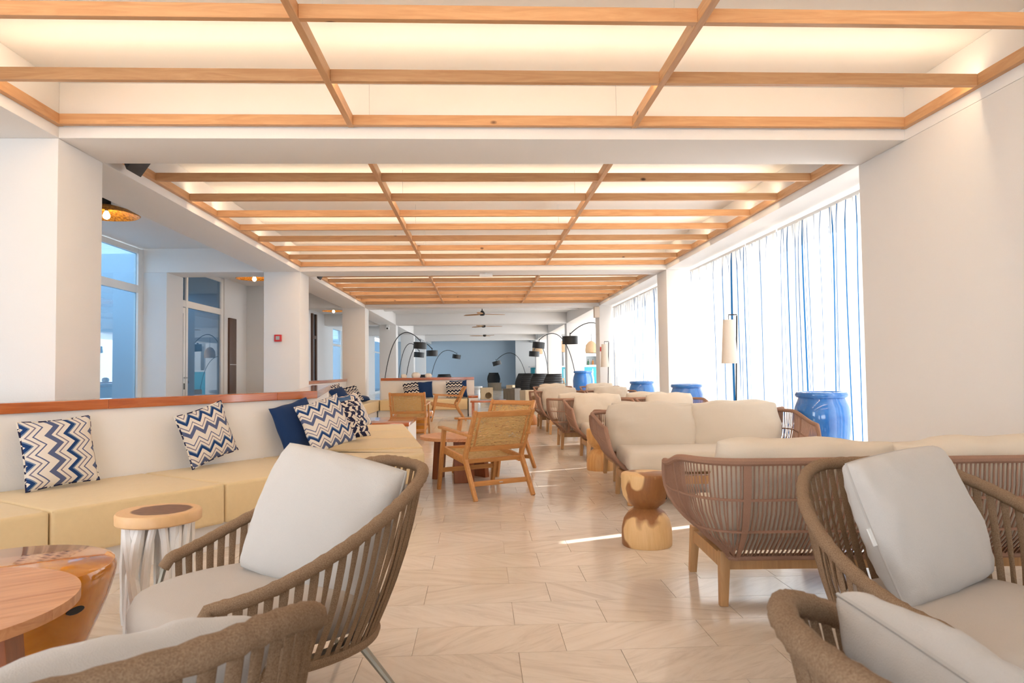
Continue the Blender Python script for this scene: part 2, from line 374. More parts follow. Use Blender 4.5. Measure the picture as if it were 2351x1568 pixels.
struct('ceiling', G().box(XA - .15, XR + .65, -4, 18.5, ZC, ZC + .25).box(XA - .15, 10, 18.5, YF + .3, ZC, ZC + .25), CEIL, 'white flat ceiling above the wooden grids')
def beam(x0, x1, y0, y1, label): struct('ceiling_beam', rbox(x0, x1, y0, y1, ZB, ZC), CEIL, label, bevel=.006)
beam(XL - .57, XL, -4, YF, 'white longitudinal ceiling beam over the left columns'); beam(XR, XR + .65, -4, YF, 'white longitudinal ceiling beam over the windows')
for i, y in enumerate(CY):
    beam(XL, XR, y, y + .6, 'white cross beam number %d of the nave' % (i + 1)); beam(XA, XL - .57, y, y + .6, 'white cross beam number %d over the side aisle' % (i + 1))
    struct('column', rbox(XL - .57, XL, y, y + (.57 if i == 0 else .6), 0, ZB), WHITE, 'white square column %d of the row beside the aisle' % (i + 1), bevel=.008)
    if i in (1, 2): struct('column', rbox(XR, XR + .5, y, y + .6, 0, ZB), WHITE, 'white pier between curtained windows, number %d' % i, bevel=.008)
    if i > 2: struct('column', rbox(XR, XR + .6, y, y + .6, 0, ZB), WHITE, 'white square column %d beside the bar' % i, bevel=.008)
for y in (21.6, 28.2, 34.9):
    struct('ceiling_rib', rbox(XL, XR, y - .12, y + .12, ZC - .16, ZC), CEIL, 'shallow white rib under the far ceiling')
struct('wall_right', rbox(XR, XR + .5, -4, 5.53, 0, ZB), WHITE, 'smooth white wall beside the first curtained window', bevel=.008)
bw_ = G().box(-9, -7.6, -4.3, -4, 0, ZC).box(-4.4, -2.9, -4.3, -4, 0, ZC).box(.4, 1.6, -4.3, -4, 0, ZC).box(-9, 1.6, -4.3, -4, 2.5, ZC).box(1.6, 10, -4.3, -4, 0, ZC)
struct('light_block_rear', bw_, WHITE, 'unseen white rear wall with tall openings, added to cut light')  # out of view; added to hold back sky light from behind the camera
struct('wall_far', rbox(-9, 10, YF, YF + .3, 0, ZC), FARBLUE, 'pale blue end wall of the far room')
struct('baseboard_far', rbox(-5, 3, YF - .02, YF, 0, .12), mat('grey_skirting', (.35, .38, .42), .6), 'grey skirting along the far wall')
# aisle wall with openings
def wall_left(y0, y1, z0=0, z1=ZC): struct('wall_left', rbox(XA - .15, XA, y0, y1, z0, z1), WHITE2)
for a, b in ((-4, .2), (2.2, 8.6), (11.42, 12.15), (15.0, 26.0), (27.7, 36.4), (41.5, YF)): wall_left(a, b)  # nearest lengths are unseen, extended to cut sky light on the first column
wall_left(26.0, 27.7, 2.72); wall_left(36.4, 41.5, 2.9)
def glazing(name, label, y0, y1, posts, rails, panes, extra=None):
    t = tag(bpy.data.objects.new(name, None), label, None, kind='structure'); COL.objects.link(t); t.location = (XA - .06, y0, 0)
    for a, b in posts: rbox(-.035, .035, a - y0, b - y0, 0, 3.1).build('frame_post', WHITEP, t, smooth=0)
    for a, b, z0, z1 in rails: rbox(-.03, .03, a - y0, b - y0, z0, z1).build('frame_rail', WHITEP, t, smooth=0)
    for a, b, z0, z1 in panes: rbox(-.004, .004, a - y0, b - y0, z0, z1).build('pane', GLASS, t, smooth=0)
    return t
for nm_, a_, b_ in (('window_4', 26.0, 27.7), ('window_5', 36.4, 41.5)):
    glazing(nm_, 'tall blue tinted glazing far along the aisle wall', a_, b_, [(a_, a_ + .07), (b_ - .07, b_)], [(a_ + .07, b_ - .07, 0, .1), (a_ + .07, b_ - .07, 2.1, 2.18)], [(a_ + .07, b_ - .07, .1, 2.1), (a_ + .07, b_ - .07, 2.18, 2.72)])
struct('column', rbox(XA, XA + .36, 11.42, 12.05, 0, ZB), WHITE2, 'white pilaster between the glazed wall and the glass door', bevel=.006)
struct('column', rbox(XA, XA + .5, 16.4, 17.1, 0, ZC), WHITE2, 'white pilaster past the brown door', bevel=.006)
glazing('window_1', 'tall fixed glazing with a transom in the aisle wall', 8.6, 11.42, [(8.6, 8.68), (11.30, 11.42)], [(8.68, 11.30, 2.40, 2.52), (8.68, 11.30, 3.02, 3.1), (8.68, 11.30, 0, .12)], [(8.68, 11.3, .12, 2.4), (8.68, 11.3, 2.52, 3.02)])
d1 = glazing('door_1', 'glazed white door unit with side light and transoms', 12.15, 15.0, [(12.15, 12.24), (13.12, 13.21), (14.88, 15.0)], [(12.24, 14.88, 2.34, 2.46), (12.24, 14.88, 3.02, 3.1), (13.21, 14.88, 0, .1)],
        [(12.24, 13.12, 2.46, 3.02), (13.21, 14.88, 2.46, 3.02), (13.21, 14.88, .1, 2.34)])
o = G().box(-.03, .03, .12, .20, 0, 2.32).box(-.03, .03, .87, .95, 0, 2.32).box(-.03, .03, .2, .87, 2.22, 2.32).box(-.03, .03, .2, .87, .62, .74).box(-.03, .03, .2, .87, 0, .12).build('door_leaf', WHITEP, d1, smooth=0)
rbox(-.004, .004, .2, .87, .74, 2.22).build('pane', GLASS, d1, smooth=0); rbox(-.004, .004, .2, .87, .12, .62).build('pane', GLASS, d1, smooth=0)
h = G().tube([(.03, .91, 1.05), (.085, .91, 1.05)], .012).tube([(.085, .92, 1.05), (.085, .78, 1.05)], .011).build('handle', ALU, o); rbox(.03, .036, .89, .93, .84, .95).build('keyhole_plate', BLACKM, o, smooth=0)
sg = tag(rbox(XA - .025, XA - .018, 12.62, 12.90, 1.93, 2.15).build('door_sign', SIGNB, smooth=0), 'small blue notice with white marks on the glass door', 'sign')
g = G()
for a, b, c_, d_ in ((12.70, 12.82, 2.075, 2.115), (12.73, 12.79, 2.045, 2.075), (12.68, 12.84, 2.012, 2.020), (12.73, 12.79, 1.965, 1.985)): g.box(.0, .002, a, b, c_, d_, Matrix.Translation((XA - .018, 0, 0)))
g.build('white_marks', WHITEP, sg, smooth=0)
# wooden door and dark door in the aisle
d2 = tag(thing('door_2', 'dark brown panelled door with two pale inlay strips', None, (XA, 15.2, 0)), None, None, kind='structure')
rbox(0, .04, 0, .42, 0, 2.3).build('door_leaf', BROWN, d2, bevel=.004)
for z in (.62, 1.30): rbox(.04, .045, .02, .40, z, z + .015).build('inlay_strip', ALU, d2, smooth=0)
d3 = tag(thing('door_3', 'dark framed narrow glass door further along the aisle', None, (XA, 22.6, 0)), None, None, kind='structure')
G().box(0, .06, 0, .14, 0, 3.0).box(0, .06, .50, .64, 0, 3.0).box(0, .06, .14, .5, 2.2, 2.3).build('door_frame', BROWN, d3, smooth=0); rbox(.02, .03, .14, .5, 0, 3.0).build('pane', GLASS, d3, smooth=0)
# room behind the aisle glazing
struct('wall_back_room', rbox(-8.2, -8.0, 4, 18, 0, ZC), FARBLUE, 'pale blue wall of the room behind the glazing')
struct('dimming_ceiling_back_room', rbox(-7.4, XA - .15, 12.0, 18, ZC, ZC + .2), CEIL, 'part ceiling added to dim the room behind the glass door')  # added to darken the view through the door; gap lets some sky in
struct('sky_block_end_room', rbox(-8.2, XA - .15, 18.0, 18.15, 0, ZC), FARBLUE, 'pale blue end wall added to shut out sky behind the glass door')  # added to block the open sky that brightened the door glass
struct('light_block_bar', rbox(9.5, 9.7, 18.5, 22.5, 0, ZC), WHITE, 'unseen white wall added to cut light on the bar side')  # added out of view to tone down sky light on the right columns
struct('wall_divider_room', rbox(-8.0, XA - .15, 11.9, 12.0, 0, ZC), FARBLUE, 'pale blue partition between the rooms behind the glazing')
sh = thing('shelf_rack', 'tall metal shelf rack standing behind the aisle glazing', 'shelf', (-6.3, 9.0, 0))
for y in (0, 1.15, 2.3):
    rbox(-.03, .03, y - .03, y + .03, 0, 2.45).build('upright', ALU, sh, smooth=0)
for z in (.3, .85, 1.25, 1.75, 2.2): rbox(-.35, .03, -.05, 2.35, z, z + .04).build('shelf_board', WHITEP, sh, smooth=0)
# windows behind the curtains: frames only, sashes slid open
def win(name, y0, y1, label):
    t = tag(bpy.data.objects.new(name, None), label, None, kind='structure'); COL.objects.link(t); t.location = (XR + .6, y0, 0)
    n = 3
    for i in range(n + 1):
        y = (y1 - y0) * i / n; rbox(-.04, .04, y - .05 if i else 0, y + .05 if i < n else y, 0, ZB).build('mullion', WHITEP, t, smooth=0)
    for z in (0, ZB - .1): rbox(-.03, .03, 0, y1 - y0, z, z + .1).build('frame_rail', WHITEP, t, smooth=0)
win('window_2', 5.53, 11.42, 'white framed sliding window behind the first curtains'); win('window_3', 12.02, 17.92, 'white framed sliding window behind the second curtains')

# ------------------------------------------------------------------ curtains
def curtain(y0, y1, label, seed):
    q = random.Random(seed); t = thing('curtain', label, 'curtain', (XW, y0, 0), 0, 'sheer striped curtains along the windows')
    L = y1 - y0; nu = int(L / .016); nv = 14; top = ZB - .07
    ph = [q.uniform(0, 6) for _ in range(6)]
    def off(y, z):
        k = smooth01((top - z) / .25)
        a = .022 * math.sin(2 * PI * y / .15 + ph[0] + 1.3 * math.sin(y * 3 + ph[1])) + .020 * math.sin(2 * PI * y / .41 + ph[2] + .5 * z)
        b = .006 * math.sin(2 * PI * y / .05 + ph[3])
        return a * (.3 + .7 * k) + b * (1 - k)
    def fn(u, v):
        z = top * (1 - v) + .012 * v; y = u * L
        return (off(y, z), y + .02 * math.sin(y * 5 + ph[4] + z) * (u * (1 - u) * 4) * smooth01((top - z)), z)
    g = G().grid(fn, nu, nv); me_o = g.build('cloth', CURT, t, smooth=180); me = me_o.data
    uv = me.uv_layers.new(name='UVMap'); s0 = q.uniform(0, 3)
    for lp in me.loops:
        i = lp.vertex_index; uv.data[lp.index].uv = (s0 + (i % (nu + 1)) / nu * L * 1.35, (i // (nu + 1)) / nv)
    rbox(-.012, .012, 0, L, top, top + .03).build('curtain_track', WHITEP, t, smooth=0)
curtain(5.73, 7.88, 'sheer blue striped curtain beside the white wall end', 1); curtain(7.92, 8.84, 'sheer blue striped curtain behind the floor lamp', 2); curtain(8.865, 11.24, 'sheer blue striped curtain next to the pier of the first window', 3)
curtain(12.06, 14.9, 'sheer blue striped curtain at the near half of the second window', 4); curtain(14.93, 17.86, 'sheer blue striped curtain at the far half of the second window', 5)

# ------------------------------------------------------------------ wooden ceiling grids
def ceil_grid(ys, y0, y1, leds, label):
    t = thing('ceiling_grid', label, 'ceiling grid', (0, y0, ZG)); H, T = .072, .04
    xs = [XL + T / 2, XL + (XR - XL) / 3, XL + 2 * (XR - XL) / 3, XR - T / 2]
    for x in xs: rbox(x - T / 2, x + T / 2, 0, y1 - y0, 0, H).build('long_beam', OAK_Y, t, smooth=0, bevel=.002, bseg=1)
    ms = [rbox(-(b - a - T) / 2, (b - a - T) / 2, -T / 2, T / 2, .001, H).build('cross_beam', OAK_X, smooth=0, bevel=.002, bseg=1, mesh_only=True) for a, b in zip(xs, xs[1:])]
    for y in ys:
        for me, a, b in zip(ms, xs, xs[1:]):
            o = link('cross_beam', me, t); o.location = ((a + b) / 2, y - T / 2 - y0, 0)
    for y in leds:
        o = rbox(xs[0] + .02, xs[3] - .02, .001, .013, H - .014, H - .004).build('light_strip', LEDM, t, smooth=0); o.location = (0, y - y0, 0)
    for i, y in enumerate(ys):
        for x in (xs[1] + .13, xs[2] - .13):
            if i % 2 == 0: G().tube([(x, y - T / 2 - y0, H), (x, y - T / 2 - y0, ZC - ZG)], .002, 4).build('hanging_wire', ALU, t, smooth=0)
p1 = [4.875 - .737 * i for i in range(7)]; p2 = [11.40 - .728 * i for i in range(8)]; p3 = [17.90 - .74 * i for i in range(8)]
ceil_grid(p1, .2, 4.885, [p1[1], p1[3], p1[5]], 'wooden ceiling grid over the rope chairs in front of the first cross beam')
ceil_grid(p2, 5.51, 11.41, [p2[6], p2[5], p2[3], p2[1]], 'wooden ceiling grid between the first and second cross beams')
ceil_grid(p3, 12.03, 17.91, [p3[6], p3[4], p3[2]], 'wooden ceiling grid before the far blue room')

# ------------------------------------------------------------------ half walls and benches
V2 = lambda x, y: Vector((x, y))
u1 = V2(.5888, .8083); n1 = V2(.8083, -.5888); P0 = V2(-2.89, 4.43); K = P0 + 2.42 * u1
u2 = V2(-.1642, .9864); n2 = V2(.9864, .1642); E2 = K + 2.96 * u2
CZ0, CZ1, SZ0, SZ1 = .883, .95, .17, .42
hw = tag(thing('half_wall', 'angled white half wall with a red varnished wooden cap behind the cream bench', None), None, None, kind='structure')
A0 = P0 - 3.0 * u1; m12 = (-(n1 + n2)).normalized(); ks = 1 / m12.dot(-n1)
G().prism([A0, K, E2, E2 - .18 * n2, K + .18 * ks * m12, A0 - .18 * n1][::-1], 0, CZ0).build('wall_body', WHITE, hw, smooth=0)
def cap(parent, a, b, na, nb, w=.18, ov=.025):
    g = G().prism([a + na * ov, b + nb * ov, b - nb * (w + ov), a - na * (w + ov)][::-1], CZ0, CZ1)
    cx = (a + b) / 2; d = (b - a); ang = math.atan2(d.y, d.x); M = Matrix.Rotation(-ang, 4, 'Z') @ Matrix.Translation((-cx.x, -cx.y, 0))
    g.v = [tuple(M @ Vector(v)) for v in g.v]; o = g.build('cap_board', CAPW, parent, smooth=0, bevel=.006); o.location = (cx.x, cx.y, 0); o.rotation_euler = (0, 0, ang); return o
mk = -m12 * ks
cap(hw, A0, P0 - 1.2 * u1, n1, n1); cap(hw, P0 - 1.2 * u1, P0 + .62 * u1, n1, n1); cap(hw, P0 + .62 * u1, P0 + 2.0 * u1, n1, n1); cap(hw, P0 + 2.0 * u1, K, n1, mk); cap(hw, K, K + 1.5 * u2, mk, n2); cap(hw, K + 1.5 * u2, E2, n2, n2)
D = .96
bs = tag(thing('bench_plinth', 'white plinth under the cream bench cushions', None), None, None, kind='structure')
G().prism([A0, A0 + n1 * .88, K + n1 * .88, K + n2 * .88, E2 + n2 * .88, E2], 0, SZ0).build('plinth_body', WHITE, bs, smooth=0)
def block(poly, label, z1=SZ1, z0=SZ0):
    c = sum((V2(*p) for p in poly), V2(0, 0)) / len(poly)
    t = thing('bench_cushion', label, 'bench cushion', (c.x, c.y, z0), 0, 'cream bench blocks along the half wall')
    G().prism([(p[0] - c.x, p[1] - c.y) for p in poly], 0, z1 - z0).build('upholstery', CREAM, t, bevel=.022, bseg=3, smooth=60)
    pl = [Vector((p[0] - c.x, p[1] - c.y, 0)) * .985 for p in poly]; 
    G().tube([p + Vector((0, 0, z1 - z0 - .010)) for p in pl], .0045, 5, True).build('seam_piping', CREAM, t)
    return t
def leg1(t0, t1, label):
    a, b = P0 + u1 * (t0 + .004) + n1 * .01, P0 + u1 * (t1 - .004) + n1 * .01
    block([a, a + n1 * (D - .01), b + n1 * (D - .01), b], label)
leg1(-2.14, -1.14, 'cream bench block furthest along past the zigzag cushion'); leg1(-1.14, -.14, 'cream bench block behind the amber ceramic stool'); leg1(-.14, .87, 'cream bench block under the upright zigzag cushion'); leg1(.87, 1.85, 'cream bench block under the tilted zigzag cushion'); leg1(1.85, 2.42, 'short cream bench block before the corner, under the navy cushion')
block([K + n1 * .02 + u1 * .01, K + n1 * D + u1 * .01, K + (n1 + n2).normalized() * D * 1.06, K + n2 * D - u2 * .01, K + n2 * .02 - u2 * .01], 'wedge shaped cream bench block filling the corner', SZ1 - .012)
def leg2(t0, t1, label):
    a, b = K + u2 * (t0 + .004) + n2 * .01, K + u2 * (t1 - .004) + n2 * .01
    block([a, a + n2 * (D - .01), b + n2 * (D - .01), b], label)
leg2(0, 1.02, 'cream bench block just past the corner wedge'); leg2(1.02, 2.0, 'cream bench block beside the round slab table'); leg2(2.0, 2.96, 'last cream bench block before the low wooden ledge')
def ledge(name, label, x0, x1, y0, y1, z=.42):
    t = tag(thing(name, label, None, ((x0 + x1) / 2, (y0 + y1) / 2, 0)), None, None, kind='structure'); a, b = (x1 - x0) / 2, (y1 - y0) / 2
    rbox(-a + .01, a - .01, -b + .01, b - .01, 0, z - .05).build('plinth_body', WHITE, t, smooth=0); rbox(-a, a, -b, b, z - .05, z).build('wooden_top', CAPW, t, bevel=.005)
ledge('low_ledge', 'low white ledge with a glossy wooden top after the bench', -2.0, -.95, 9.62, 10.85)
# second bench between the columns
hw2 = tag(thing('half_wall', 'straight white half wall with wooden cap between two columns', None), None, None, kind='structure')
rbox(-3.5, -3.32, 12.05, 17.90, 0, CZ0).build('wall_body', WHITE, hw2, smooth=0); cap(hw2, V2(-3.32, 12.05), V2(-3.32, 17.9), V2(1, 0), V2(1, 0))
struct('bench_plinth', G().prism([(-2.52, 14.7), (-2.48, 17.55), (-3.31, 17.55), (-3.31, 15.6)], 0, SZ0), WHITE, 'white plinth under the cushions by the column', smooth=0)
block([(-2.46, 14.55), (-2.42, 17.6), (-3.30, 17.6), (-3.30, 15.5)], 'cream bench block piled with dark cushions by the column')
# centre half wall
hw3 = tag(thing('half_wall', 'white half wall with wooden cap facing the lounge before the far room', None), None, None, kind='structure')
rbox(-2.5, -.12, 18.2, 18.38, 0, CZ0).build('wall_body', WHITE, hw3, smooth=0); cap(hw3, V2(-2.5, 18.2), V2(-.12, 18.2), V2(0, -1), V2(0, -1))
struct('bench_plinth', rbox(-2.45, -.28, 17.35, 18.19, 0, SZ0), WHITE, 'white plinth under the far bench', smooth=0)
block([(-2.4, 17.25), (-1.35, 17.25), (-1.35, 18.19), (-2.4, 18.19)], 'cream bench block under the overlapping navy and zigzag cushions'); block([(-1.33, 17.25), (-.28, 17.25), (-.28, 18.19), (-1.33, 18.19)], 'cream bench block under the wooden armchair side of the far bench')
ledge('low_ledge', 'small wooden topped block at the end of the far bench', -.26, -.02, 17.25, 18.19, .50)
# ------------------------------------------------------------------ scatter cushions
def lean(pos, fx, fy, l, tilt): return Matrix.Translation(pos) @ Matrix.Rotation(math.atan2(fx, -fy), 4, 'Z') @ Matrix.Rotation(PI / 2 - R(l), 4, 'X') @ Matrix.Rotation(R(tilt), 4, 'Z')
def scatter(label, m, base, f, l=14, tilt=0, s=.40, th=.13, edge=None, seed=0, zb=SZ1):
    hh = s / 2 * (abs(math.cos(R(tilt))) + abs(math.sin(R(tilt)))) * .97
    o = G().pillow(s, s, th, 16, .06, .5, 0, .004, seed).build('scatter_cushion', m, smooth=180)
    o.matrix_world = lean((base[0], base[1], zb + hh * math.cos(R(l)) + .012), f[0], f[1], l, tilt); tag(o, label, 'cushion', 'scatter cushions on the benches')
    if edge:
        def e(u): return None
        pts = []
        for k in range(48):
            a = k / 12; sd_ = int(a) % 4; u = -1 + 2 * (a - int(a)); p = 1 - .06 * (1 - u * u)
            pts.append([(s / 2 * u, -s / 2 * p, 0), (s / 2 * p, s / 2 * u, 0), (-s / 2 * u, s / 2 * p, 0), (-s / 2 * p, -s / 2 * u, 0)][sd_])
        G().tube(pts, .006, 6, True).build('piping', edge, o)
    return o
q = P0 + u1 * .25 + n1 * .17
scatter('zigzag cushion with vertical blue chevrons standing alone against the half wall', ZIGV, q, n1, 13, 2.5, .42, .14, MAZE, 1)
q = P0 + u1 * 1.27 + n1 * .15
scatter('tilted zigzag cushion with level blue chevrons beside the upright one', ZIGH, q, n1, 10, 15, .40, .12, MAZE, 2)
q = P0 + u1 * 2.12 + n1 * .12
scatter('navy cushion behind the zigzag cushion near the half wall corner', NAVY, q, n1, 16, 12, .42, .12, None, 3)
q = P0 + u1 * 2.28 + n1 * .30
scatter('large chevron cushion leaning on a navy cushion near the corner', ZIGH, q, (n1 * .9 - u1 * .2).normalized(), 20, 14, .44, .15, None, 4)
q = K + u2 * .72 + n2 * .27
scatter('navy and white maze print cushion past the corner', MAZE, q, (n2 * .55 - u2 * .8).normalized(), 24, 6, .42, .15, None, 5)
q = K + u2 * 1.14 + n2 * .24
scatter('mid blue cushion behind the maze print cushion', BLUEC, q, (n2 * .75 - u2 * .6).normalized(), 24, 4, .42, .14, None, 6)
q = K + u2 * 1.56 + n2 * .20
scatter('mid blue cushion tucked behind the striped one on the long bench', BLUEC, q, (n2 * .75 - u2 * .6).normalized(), 14, 2, .42, .12, None, 7)
q = K + u2 * 2.05 + n2 * .32
scatter('chevron cushion furthest along the long bench', ZIGV, q, (n2 * .8 - u2 * .6).normalized(), 26, 8, .44, .16, None, 8)
scatter('maze print cushion leaning on the half wall by the column', MAZE, (-3.14, 15.75), (.9, -.4), 14, 6, .42, .13, None, 9); scatter('navy cushion leaning over on the bench by the column', NAVY, (-2.98, 15.35), (.7, -.7), 42, 14, .42, .14, None, 10)
scatter('chevron cushion propped up on the bench by the column', ZIGB, (-2.80, 15.75), (.6, -.8), 36, 12, .42, .15, None, 11); o = scatter('navy cushion lying flat on the bench by the column', NAVY, (-2.72, 16.3), (.2, -1), 86, 0, .46, .15, None, 12); o.location.z = SZ1 + .085
scatter('navy cushion behind a chevron cushion on the far bench', NAVY, (-1.38, 18.02), (0, -1), 8, 3, .42, .11, None, 13); scatter('chevron cushion overlapping the navy one on the far bench', ZIGB, (-1.70, 17.88), (0, -1), 16, 9, .40, .12, None, 14)
scatter('navy cushion mostly hidden on the far bench behind a chevron one', NAVY, (-.52, 18.05), (0, -1), 6, 2, .44, .11, None, 15); scatter('bold chevron cushion standing on the far bench beside the wooden armchair', ZIGB, (-.62, 17.90), (0, -1), 10, 2, .42, .12, None, 16)

# ------------------------------------------------------------------ rope tub chairs
def rope_chair(label, loc, f, back, seed, group='rope tub chairs'):
    t = thing('rope_chair', label, 'chair', loc, face(*f), group); q = random.Random(seed); PM = R(128)
    def rim(a):
        x = .41 * math.copysign(abs(math.sin(a)) ** .85, a); y = -.02 - .48 * math.cos(a) if abs(a) < PI / 2 else -.02 - .465 * math.cos(a)
        k = abs(a) / PM; return Vector((x, y, .765 - .305 * smooth01((k - .12) / .95)))
    def low(a):
        x = .325 * math.copysign(abs(math.sin(a)) ** .85, a); y = .02 - .345 * math.cos(a) if abs(a) < PI / 2 else .02 - .36 * math.cos(a)
        return Vector((x, y, .245))
    N = 150; pr_ = [rim(-PM + 2 * PM * i / N) for i in range(N + 1)]
    pr_ = [pr_[0] + Vector((-.004, .02, -.03))] + pr_ + [pr_[-1] + Vector((.004, .02, -.03))]
    rs = [0.0205 * (1 + .06 * math.sin(i * 1.9 + q.random() * .8) + .05 * q.uniform(-1, 1)) for i in range(len(pr_))]
    G().tube(pr_, rs, 10).build('rim', ROPE, t)
    for sx in (0, 1):
        e = pr_[-1] if sx else pr_[0]; G().tube([e, e + Vector((0, .015, -.06)), low(PM if sx else -PM) + Vector((0, .02, .0))], .011, 8).build('arm_frame', METAL, t)
    G().tube([low(-PM + 2 * PM * i / 60) for i in range(61)], .018, 8).build('lower_rail', ROPE, t)
    n = 48
    for i in range(n):
        a = -PM * .985 + 2 * PM * .985 * (i + .5) / n; a2 = a + q.uniform(-.012, .012)
        tw = q.uniform(-.5, .5); pts = []; tp, bt = rim(a), low(a2)
        tg = (rim(a + .02) - rim(a - .02)).normalized(); nr = tg.cross(bt - tp).normalized(); vs_ = []; M_ = 7
        for j in range(M_):
            s = j / (M_ - 1); c = tp.lerp(bt, s) - nr * .018 * math.sin(PI * s)
            an = tw * math.sin(PI * s) * 1.2; wd = .0145 * (1 - .28 * math.sin(PI * s) ** 2 * abs(tw) * 2); th = .0045
            d1_ = tg * math.cos(an) + nr * math.sin(an); d2_ = -tg * math.sin(an) + nr * math.cos(an)
            for kx, ky in ((-1, 0), (-.55, .9), (0, .55), (.55, .9), (1, 0), (.55, -.9), (0, -.55), (-.55, -.9)): vs_.append(c + d1_ * wd * kx + d2_ * th * ky)
        fs = [(j * 8 + k, j * 8 + (k + 1) % 8, (j + 1) * 8 + (k + 1) % 8, (j + 1) * 8 + k) for j in range(M_ - 1) for k in range(8)]
        G().add(vs_, fs).build('rope_strap', ROPE, t, smooth=70)
    # seat pan ring, cross bars and legs
    G().tube([(.30 * math.cos(2 * PI * k / 24), .06 + .34 * math.sin(2 * PI * k / 24), .25) for k in range(24)], .012, 6, True).build('seat_ring', METAL, t)
    for sx in (-1, 1):
        for y0, y1 in ((-.20, -.36), (.26, .36)): G().tube([(sx * .22, y0, .25), (sx * .33, y1, .004)], [.014, .009], 8).build('leg', METAL, t)
    def RR(a):
        c, s = math.cos(a), math.sin(a); b = .43 if s > 0 else .33; e = 2.6
        return (abs(c / .325) ** e + abs(s / b) ** e) ** (-1 / e)
    prof = [(0, .285), (.86, .285), (.95, .30), (1, .335), (1, .375), (.96, .41), (.86, .425), (.5, .436), (0, .44)]
    o = G().lathe(prof, 44, (0, 0, 0), None, RR); o.weld = True; o.build('seat_cushion', FABS, t, smooth=70)
    bw, bh, bt_, (bx, by, bz), bl, btilt, byaw = back
    Mb = Matrix.Translation((bx, by, bz)) @ Matrix.Rotation(R(byaw), 4, 'Z') @ Matrix.Rotation(PI, 4, 'Z') @ Matrix.Rotation(PI / 2 - R(bl), 4, 'X') @ Matrix.Rotation(R(btilt), 4, 'Z')
    o = G().pillow(bw, bh, bt_ + .02, 24, .025, .30, .22, .006, seed, None, True).build('back_cushion', FABG, t, smooth=180); o.matrix_local = Mb
    pts = []
    for k in range(64):
        a = k / 16; sd_ = int(a) % 4; u = -1 + 2 * (a - int(a)); p = (1 - .025 * (1 - u * u)); z = math.sqrt(1 - .11 * u * u) * p; c = u * math.sqrt(.89)
        pts.append([(bw / 2 * c, -bh / 2 * z, 0), (bw / 2 * z, bh / 2 * c, 0), (-bw / 2 * c, bh / 2 * z, 0), (-bw / 2 * z, -bh / 2 * c, 0)][sd_])
    G().tube(pts, .004, 5, True).build('piping', PIPE, o); rbox(-bw / 2 - .012, -bw / 2 + .004, -.03, .02, -.002, .002).build('care_tag', WHITEP, o, smooth=0)
    return t
rope_chair('rope tub chair with slipping grey back cushion beside the branch stool', (-.69, 2.42, 0), (-.85, -.52), (.53, .47, .19, (-.05, -.15, .61), 22, -10, 36), 11)
rope_chair('rope tub chair turned away at the round table edge', (-.74, 1.21, 0), (-.70, .71), (.54, .46, .17, (0, -.17, .56), 46, 0, 0), 12)
rope_chair('rope tub chair facing in beside the brown cord sofa, cushion upright', (1.42, 1.99, 0), (.14, -.99), (.55, .45, .17, (.02, -.18, .625), 22, 2, 22), 13)
rope_chair('rope tub chair with a crumpled cushion poking up, next to the other wall side chair', (.90, .84, 0), (1, .02), (.50, .44, .16, (-.05, -.20, .565), 36, 6, 0), 14)

